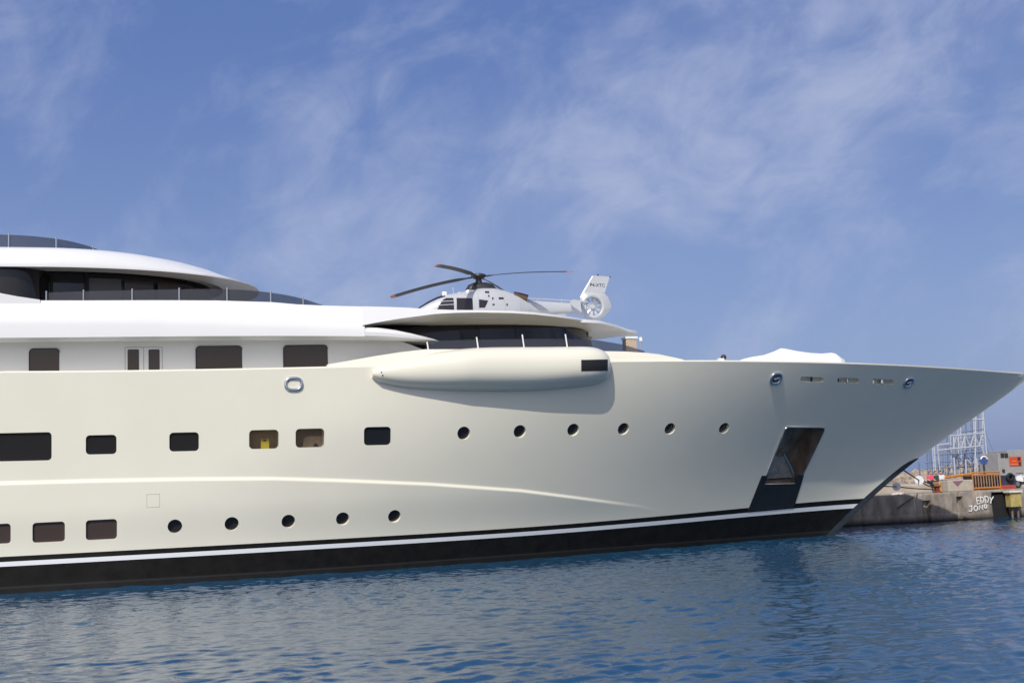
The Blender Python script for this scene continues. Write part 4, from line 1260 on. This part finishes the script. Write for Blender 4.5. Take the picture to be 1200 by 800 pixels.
bm = bmesh.new(); tube(bm, [(q8.x, 14.2, q8.z), (q9.x, 14.2, q9.z)], .10, 8); tube(bm, [(q8.x+.2, 14.2, QP), (q8.x+.2, 14.2, q8.z)], .06, 6); tube(bm, [(q9.x-.2, 14.2, QP), (q9.x-.2, 14.2, q9.z)], .06, 6)
tag(obj('rail', bm, ORANGE, None, 50), 'orange rail raised on short legs behind the concrete block', 'rail')

# blue float with a tyre
qa, qb = seen(1172, 571, 10.4), seen(1190, 556, 10.4)
fl = thing('steel_float', ((qa.x+qb.x)/2, 10.9, QZ), 'dark blue steel float with a red base beside the barrier', 'float')
bm = bmesh.new(); box(bm, (qa.x, 10.4, QZ+.26), (qb.x, 11.4, qb.z), .05); put(obj('float_body', bm, mat('dark_blue_paint', (.035, .045, .085), .5, var=.25, vscale=3)), fl)
bm = bmesh.new(); box(bm, (qa.x-.03, 10.36, QZ+.004), (qb.x-.05, 11.44, QZ+.26), .03); put(obj('float_base', bm, mat('red_primer', (.42, .06, .04), .6, var=.2)), fl)
ty = seen(1183.5, 559, 10.3); bm = bmesh.new(); disc_ring(bm, (ty.x, 10.27, ty.z), (0, 1, 0), .21, .10, 28)
tag(obj('tyre', bm, RUB, None, 60), 'black tyre hung on the dark blue float', 'tyre')

# motorcycle at the right edge
mc = seen(1199, 569, 10.9); mo = thing('motorcycle', (mc.x, 10.9, QZ), 'white and magenta motorcycle parked on the quay beside the float', 'motorcycle')
for dx in (-.42, .80):
    bm = bmesh.new(); disc_ring(bm, (mc.x+dx, 10.9, QZ+.31), (0, 1, 0), .24, .07, 24); w = put(obj('wheel', bm, RUB, None, 60), mo)
    bm = bmesh.new(); tube(bm, [(mc.x+dx, 10.86, QZ+.31), (mc.x+dx, 10.94, QZ+.31)], .17, 16); put(obj('rim', bm, STEEL, None, 40), mo)
bm = bmesh.new(); loft(bm, [[(mc.x-.62, y*.4, QZ+.66) if False else (mc.x-.55, 10.9+y*.10, QZ+.62+z*.10) for y, z in ((1, -1), (1, 1), (-1, 1), (-1, -1))], [(mc.x-.15, 10.9+y*.16, QZ+.66+z*.22) for y, z in ((1, -1), (1, 1), (-1, 1), (-1, -1))], [(mc.x+.35, 10.9+y*.15, QZ+.60+z*.20) for y, z in ((1, -1), (1, 1), (-1, 1), (-1, -1))]]); put(obj('fairing', bm, CANVAS), mo)
bm = bmesh.new(); box(bm, (mc.x-.05, 10.72, QZ+.42), (mc.x+.32, 10.745, QZ+.74), .01); put(obj('side_panel', bm, mat('magenta_paint', (.42, .04, .25), .4)), mo)
bm = bmesh.new(); loft(bm, [[(mc.x+.2, 10.9+y*.13, QZ+.80+z*.04) for y, z in ((1, -1), (1, 1), (-1, 1), (-1, -1))], [(mc.x+.95, 10.9+y*.11, QZ+.92+z*.05) for y, z in ((1, -1), (1, 1), (-1, 1), (-1, -1))]]); put(obj('saddle', bm, RUB), mo)
bm = bmesh.new(); tube(bm, [(mc.x-.42, 10.9, QZ+.31), (mc.x-.2, 10.9, QZ+.95)], .04, 8); put(obj('front_fork', bm, STEEL), mo)
bm = bmesh.new(); tube(bm, [(mc.x-.2, 10.55, QZ+1.0), (mc.x-.2, 11.25, QZ+1.0)], .025, 8); put(obj('handlebar', bm, HELI_DARK), mo)
bm = bmesh.new(); box(bm, (mc.x-.25, 10.75, QZ+.25), (mc.x+.5, 11.05, QZ+.50), .06); put(obj('engine', bm, HELI_DARK), mo)

# generator cabin with a red sign
GY = 17.0
ga, gb = seen(1171.5, 556, GY), seen(1216, 526, GY)
ge = thing('generator_cabin', ((ga.x+gb.x)/2, GY+1, QP), 'grey generator cabin with vents and a red orange sign', 'cabin')
GREY = mat('cabin_grey_paint', (.30, .30, .30), .6, var=.08, vscale=2)
bm = bmesh.new(); box(bm, (ga.x, GY, QP+.004), (gb.x, GY+2.2, seen(1171.5, 531, GY).z), .03); put(obj('cabin_body', bm, GREY), ge)
bm = bmesh.new(); box(bm, (seen(1181, 530, GY).x, GY+.03, seen(1171.5, 531, GY).z-.02), (gb.x+.1, GY+2.3, seen(1190, 528, GY).z+.06), .04); put(obj('roof_unit', bm, GREY), ge)
for xa, xb in ((1173, 1176.5), (1177.6, 1181)):
    a, b = seen(xa, 536, GY-.03), seen(xb, 530.8, GY-.03); bm = bmesh.new(); box(bm, (a.x, GY-.05, a.z), (b.x, GY-.003, b.z), .01); put(obj('vent', bm, HELI_DARK), ge)
a, b = seen(1183.2, 546, GY), seen(1196.3, 534.6, GY)
bm = bmesh.new(); box(bm, (a.x, GY-.05, a.z), (b.x, GY-.003, b.z), .01); put(obj('sign_panel', bm, mat('sign_red', (.55, .07, .02), .5, var=.1, vscale=2)), ge)
bm = bmesh.new()
for (xa, ya, xb, yb) in ((1184, 544.3, 1193.6, 543.1), (1186, 540.4, 1191, 539.4)):
    p, q = seen(xa, ya, GY-.06), seen(xb, yb, GY-.06); bm_ = bm; box(bm_, (p.x, GY-.065, p.z), (q.x, GY-.053, q.z))
put(obj('sign_band', bm, mat('sign_pale_orange', (.70, .25, .10), .5)), ge)
bm = bmesh.new()
for (xa, ya, xb, yb) in ((1192.6, 539.5, 1195.6, 535.4), (1193.8, 545, 1196, 541)):
    p, q = seen(xa, ya, GY-.06), seen(xb, yb, GY-.06); box(bm, (p.x, GY-.065, p.z), (q.x, GY-.053, q.z))
put(obj('sign_mark', bm, HELI_DARK), ge)
a, b = seen(1174.5, 553.5, GY), seen(1177, 549.5, GY); bm = bmesh.new(); box(bm, (a.x, GY-.06, a.z), (b.x, GY-.003, b.z), .01); put(obj('door_latch', bm, HELI_DARK), ge)
# pink wall beyond it
wa, wb = seen(1159, 549, 26), seen(1176, 535, 26)
bm = bmesh.new(); box(bm, (wa.x, 26, QP-.1), (wb.x+3, 26.5, wb.z), .04)
tag(obj('garden_wall', bm, mat('pinkish_render', (.45, .31, .25), .9, var=.15, vscale=1.2)), 'low pinkish rendered wall behind the grey generator cabin', 'wall')

# round blue sign
sg = seen(1153, 539, 15.0); si = thing('round_sign', (sg.x, 15, QP), 'round blue and white sign on a dark post behind the barrier', 'sign')
bm = bmesh.new(); tube(bm, [(sg.x, 15.06, QP), (sg.x, 15.06, sg.z)], .07, 8); put(obj('post', bm, HELI_DARK), si)
bm = bmesh.new(); tube(bm, [(sg.x, 15.0, sg.z), (sg.x, 15.04, sg.z)], .33, 28); put(obj('disc', bm, mat('sign_blue', (.05, .10, .28), .45), None, 40), si)
bm = bmesh.new(); tube(bm, [(sg.x+.27*math.cos(a), 14.98, sg.z+.27*math.sin(a)) for a in [math.radians(15+150*k/12) for k in range(13)]], .06, 6); put(obj('white_arc', bm, CANVAS, None, 40), si)

# ------------------------------------------------------------------ lattice gantry and the blue scaffolding behind it
WHT = mat('gantry_white', (.42, .45, .51), .5, var=.1, vscale=4); BLU = mat('scaffold_blue_grey', (.13, .17, .27), .55, var=.2, vscale=3); PALE = mat('scaffold_pale_blue', (.20, .25, .37), .5, var=.15, vscale=3)
G = 30.0
s_ = lambda x, y, d=0: seen(x, y, G+d)
base = s_(1130, 560)
ga_ = thing('lattice_gantry', (base.x, G, QP), 'white steel lattice gantry with a long truss beam over the quay', 'gantry')
def member(name, segs, r, m, root, n=5):
    for a, b in segs:
        bm = bmesh.new(); tube(bm, [a, b], r, n); put(obj(name, bm, m), root)
def down(x, y, d=0): p = s_(x, y, d); return Vector((p.x, p.y, QP))
member('leg', [(s_(1151.5, 478), Vector((s_(1158, 553).x, G, QP))), (s_(1143.4, 486), s_(1142.6, 560)*1.0), (s_(1118, 536), Vector((s_(1119, 556).x, G, QP))), (s_(1131.5, 538), Vector((s_(1132, 553).x, G, QP))), (s_(1144.5, 537), Vector((s_(1144.8, 553).x, G, QP)))], .075, WHT, ga_)
bm = bmesh.new()
for a, b in ((s_(1098.5, 527.5), s_(1152, 522)), (s_(1112, 511), s_(1153, 507)), (s_(1098.5, 520.5), s_(1099.5, 528)), (s_(1099, 521.5), s_(1112, 519.5))): tube(bm, [a, b], .08, 6)
put(obj('truss_chord', bm, WHT), ga_)
xs_ = [(1117, 526), (1120, 511), (1127, 525), (1131, 509), (1137, 523.8), (1141.5, 508.5), (1147.6, 522.7), (1151, 508)]
member('truss_brace', [(s_(*a), s_(*b)) for a, b in zip(xs_, xs_[1:])], .06, WHT, ga_)
member('truss_post', [(s_(x, 511.5), s_(x+.6, 526)) for x in (1117.4, 1123, 1130.4)], .07, WHT, ga_)
member('cross_beam', [(s_(1140, 491.5), s_(1152, 491.2))], .08, WHT, ga_)
member('knee_brace', [(s_(1133, 538), s_(1138, 543)), (s_(1144, 548), s_(1141, 540)), (s_(1150, 523), s_(1154, 534))], .08, WHT, ga_)
sc = thing('scaffolding', (base.x, G+3, QP), 'dense blue grey tube scaffolding standing behind the white gantry', 'scaffolding')
rn = random.Random(5)
D2 = 2.5
def post(x, y, m, r, dd): a = s_(x, y, dd); return (a, Vector((s_(x+1.2, 553, dd).x, G+dd, QP-.02)))
for k, x in enumerate(np.arange(1086, 1151, 2.3)):
    yt = 536-(x-1086)*.78+rn.uniform(-3, 2); dd = rn.choice((1.5, 3.0, 4.5))
    if x > 1141: yt = 480+rn.uniform(-2, 4)
    member('upright', [post(x+rn.uniform(-.6, .6), yt-8, PALE, .06, dd)], rn.choice((.05, .065, .075)), rn.choice((BLU, PALE, PALE, WHT)), sc, 4)
for dd in (1.5, 4.5):
    for y in (504, 514, 521, 531, 540, 547):
        xl = max(1084, 1150-(y-484)*1.18); member('ledger', [(s_(xl, y+1.6, dd), s_(1152, y-1.2, dd))], .05, rn.choice((BLU, PALE)), sc, 4)
for k in range(44):
    x = rn.uniform(1108, 1146); y = rn.uniform(500+max(0, (1140-x)*.7), 540); member('brace', [(s_(x, y, 3), s_(x+rn.choice((-6, 6)), y+10, 3))], .035, rn.choice((BLU, BLU, PALE)), sc, 4)
member('stay', [(s_(1153, 500, 2), s_(1168, 540, 2)), (s_(1154, 518, 2), s_(1162, 538, 2))], .02, BLU, sc, 4)
# thin poles left of the gantry
for px, yt, m, lab in ((1077, 541, BLU, 'thin blue pole nearest the bow, standing on the stone mound'), (1091, 527, BLU, 'tall thin blue grey pole left of the gantry truss'), (1099, 522, WHT, 'tall thin whitish pole at the left end of the gantry truss')):
    a = seen(px, yt, 27); bm = bmesh.new(); tube(bm, [(a.x, 27, QP), (a.x-.05, 27, a.z)], [.06, .045], 6); tag(obj('pole', bm, m), lab, 'pole', 'poles beside the gantry')

# ------------------------------------------------------------------ stone mound of the breakwater
STONE = mat('quarry_stone', (.20, .155, .115), .95, spec=.15, col2=(.52, .43, .34), vscale=.9, bump=.5, bscale=3)
MY = 48.0
mx = np.arange(-40, 175, 2.2); ridge = -.25+np.interp(mx, [at(1040, 553, MY)[0], at(1061, 550.5, MY)[0], at(1100, 544.5, MY)[0], at(1113, 540, MY)[0], at(1124, 541, MY)[0], at(1165, 541, MY)[0], at(1200, 541, MY)[0]], [at(1040, 553, MY)[2], at(1061, 550.5, MY)[2], at(1100, 544.5, MY)[2], at(1113, 540, MY)[2], at(1124, 541, MY)[2], at(1165, 541, MY)[2], at(1200, 541, MY)[2]])
def mound():
    R = []
    for t in np.linspace(0, 1, 22):
        y = 22+ (MY-22)*t*1.0 if t < 1 else MY
        z = QP + .02 + (ridge-QP)*(t**.85); R.append(np.stack([mx, np.full_like(mx, y), z+rng.normal(0, .06, len(mx))*(t > 0)], 1))
    R.append(np.stack([mx, np.full_like(mx, MY+10), np.full_like(mx, -2.0)], 1))
    bm = bmesh.new(); loft(bm, R, closed=False); o = obj('stone_mound', bm, STONE, None, 80); o['kind'] = 'structure'
    bm = bmesh.new(); rr = random.Random(11)
    for _ in range(3600):
        x = rr.uniform(40, 120); t = rr.random()**.8; y = 22+(MY-22)*t
        z = QP+(np.interp(x, mx, ridge)-QP)*(t**.85); s = rr.uniform(.08, .26)
        v = bmesh.ops.create_icosphere(bm, subdivisions=1, radius=s, matrix=Matrix.Translation((x, y, z)) @ Matrix.Rotation(rr.uniform(0, 6), 4, Vector((rr.random(), rr.random(), rr.random()+.1))) @ Matrix.Diagonal((1.3, rr.uniform(.7, 1.1), rr.uniform(.6, .9), 1)))
        for w in v['verts']: w.co += Vector((rr.uniform(-1, 1), rr.uniform(-1, 1), rr.uniform(-1, 1)))*s*.22
    o = obj('boulders', bm, STONE, weld=False); o['kind'] = 'stuff'; tag(o, 'tan quarry boulders heaped over the breakwater mound', 'boulders')
mound()

# ------------------------------------------------------------------ people on the terrace edge
def skin_body(name, verts, edges, radii, m):
    me = bpy.data.meshes.new(name); me.from_pydata(verts, edges, []); o = link(name, me)
    o.modifiers.new('s', 'SKIN')
    for i, r in enumerate(radii): me.skin_vertices[0].data[i].radius = (r, r)
    me.skin_vertices[0].data[0].use_root = True
    rm = o.modifiers.new('r', 'REMESH'); rm.mode = 'VOXEL'; rm.voxel_size = .022; rm.use_smooth_shade = True
    bpy.context.view_layer.update()
    nm = bpy.data.meshes.new_from_object(o.evaluated_get(bpy.context.evaluated_depsgraph_get())); nm.name = name
    bpy.data.objects.remove(o)
    for p in nm.polygons: p.use_smooth = True
    return link(name, nm, m)


def seated(px, py, shirt, trousers, hair, label):
    c = seen(px, py, 13.62); x = c.x
    r_ = thing('person', (x, 13.62, QP), label, 'person')
    P = lambda a, b, z: (x+a, 13.62+b, QP+z)
    v = [P(0, 0, .12), P(0, .02, .32), P(0, 0, .50), P(0, -.02, .60), P(0, -.04, .70), P(0, -.05, .80),
         P(.10, -.05, .10), P(.13, -.40, .12), P(.13, -.44, -.28), P(.13, -.52, -.36), P(-.10, -.05, .10), P(-.13, -.40, .12), P(-.13, -.44, -.28), P(-.13, -.52, -.36),
         P(.19, 0, .50), P(.25, -.06, .28), P(.15, -.26, .20), P(-.19, 0, .50), P(-.25, -.06, .28), P(-.15, -.26, .20)]
    e = [(0, 1), (1, 2), (2, 3), (3, 4), (4, 5), (0, 6), (6, 7), (7, 8), (8, 9), (0, 10), (10, 11), (11, 12), (12, 13), (2, 14), (14, 15), (15, 16), (2, 17), (17, 18), (18, 19)]
    rad = [.15, .145, .13, .055, .095, .075, .10, .075, .05, .045, .10, .075, .05, .045, .065, .048, .034, .065, .048, .034]
    put(skin_body('body', v, e, rad, SKIN), r_)
    vs = [P(0, 0, .10), P(0, .02, .32), P(0, 0, .50), P(.20, 0, .50), P(.245, -.04, .34), P(-.20, 0, .50), P(-.245, -.04, .34)]
    put(skin_body('shirt', vs, [(0, 1), (1, 2), (2, 3), (3, 4), (2, 5), (5, 6)], [.175, .168, .14, .078, .066, .078, .066], shirt), r_)
    vt = [P(0, 0, .10), P(.11, -.06, .10), P(.13, -.40, .12), P(.13, -.43, -.20), P(-.11, -.06, .10), P(-.13, -.40, .12), P(-.13, -.43, -.20)]
    put(skin_body('trousers', vt, [(0, 1), (1, 2), (2, 3), (0, 4), (4, 5), (5, 6)], [.165, .115, .09, .07, .115, .09, .07], trousers), r_)
    bm = bmesh.new(); bmesh.ops.create_icosphere(bm, subdivisions=3, radius=.105, matrix=Matrix.Translation(P(0, .0, .765)) @ Matrix.Diagonal((.95, 1, 1.05, 1)))
    bmesh.ops.delete(bm, geom=[q for q in bm.verts if q.co.y < 13.62-.045 and q.co.z < QP+.80], context='VERTS'); put(obj('hair', bm, hair, None, 60), r_)


cloth = lambda n, c: mat(n, c, .85, var=.08, vscale=9)
HAIR = mat('brown_hair', (.05, .03, .02), .7)
seated(1090.5, 562, cloth('pink_cloth', (.70, .08, .16)), cloth('dark_cloth', (.03, .03, .045)), HAIR, 'person in a bright pink top sitting on the terrace edge')
seated(1096.6, 562, cloth('dark_green_cloth', (.03, .06, .045)), cloth('dark_cloth_two', (.03, .03, .04)), HAIR, 'person in a dark green top sitting between the pink and white tops')
seated(1102.5, 562, cloth('white_cloth', (.72, .72, .74)), cloth('blue_cloth', (.05, .07, .14)), HAIR, 'person in a white top sitting nearest the orange rail')
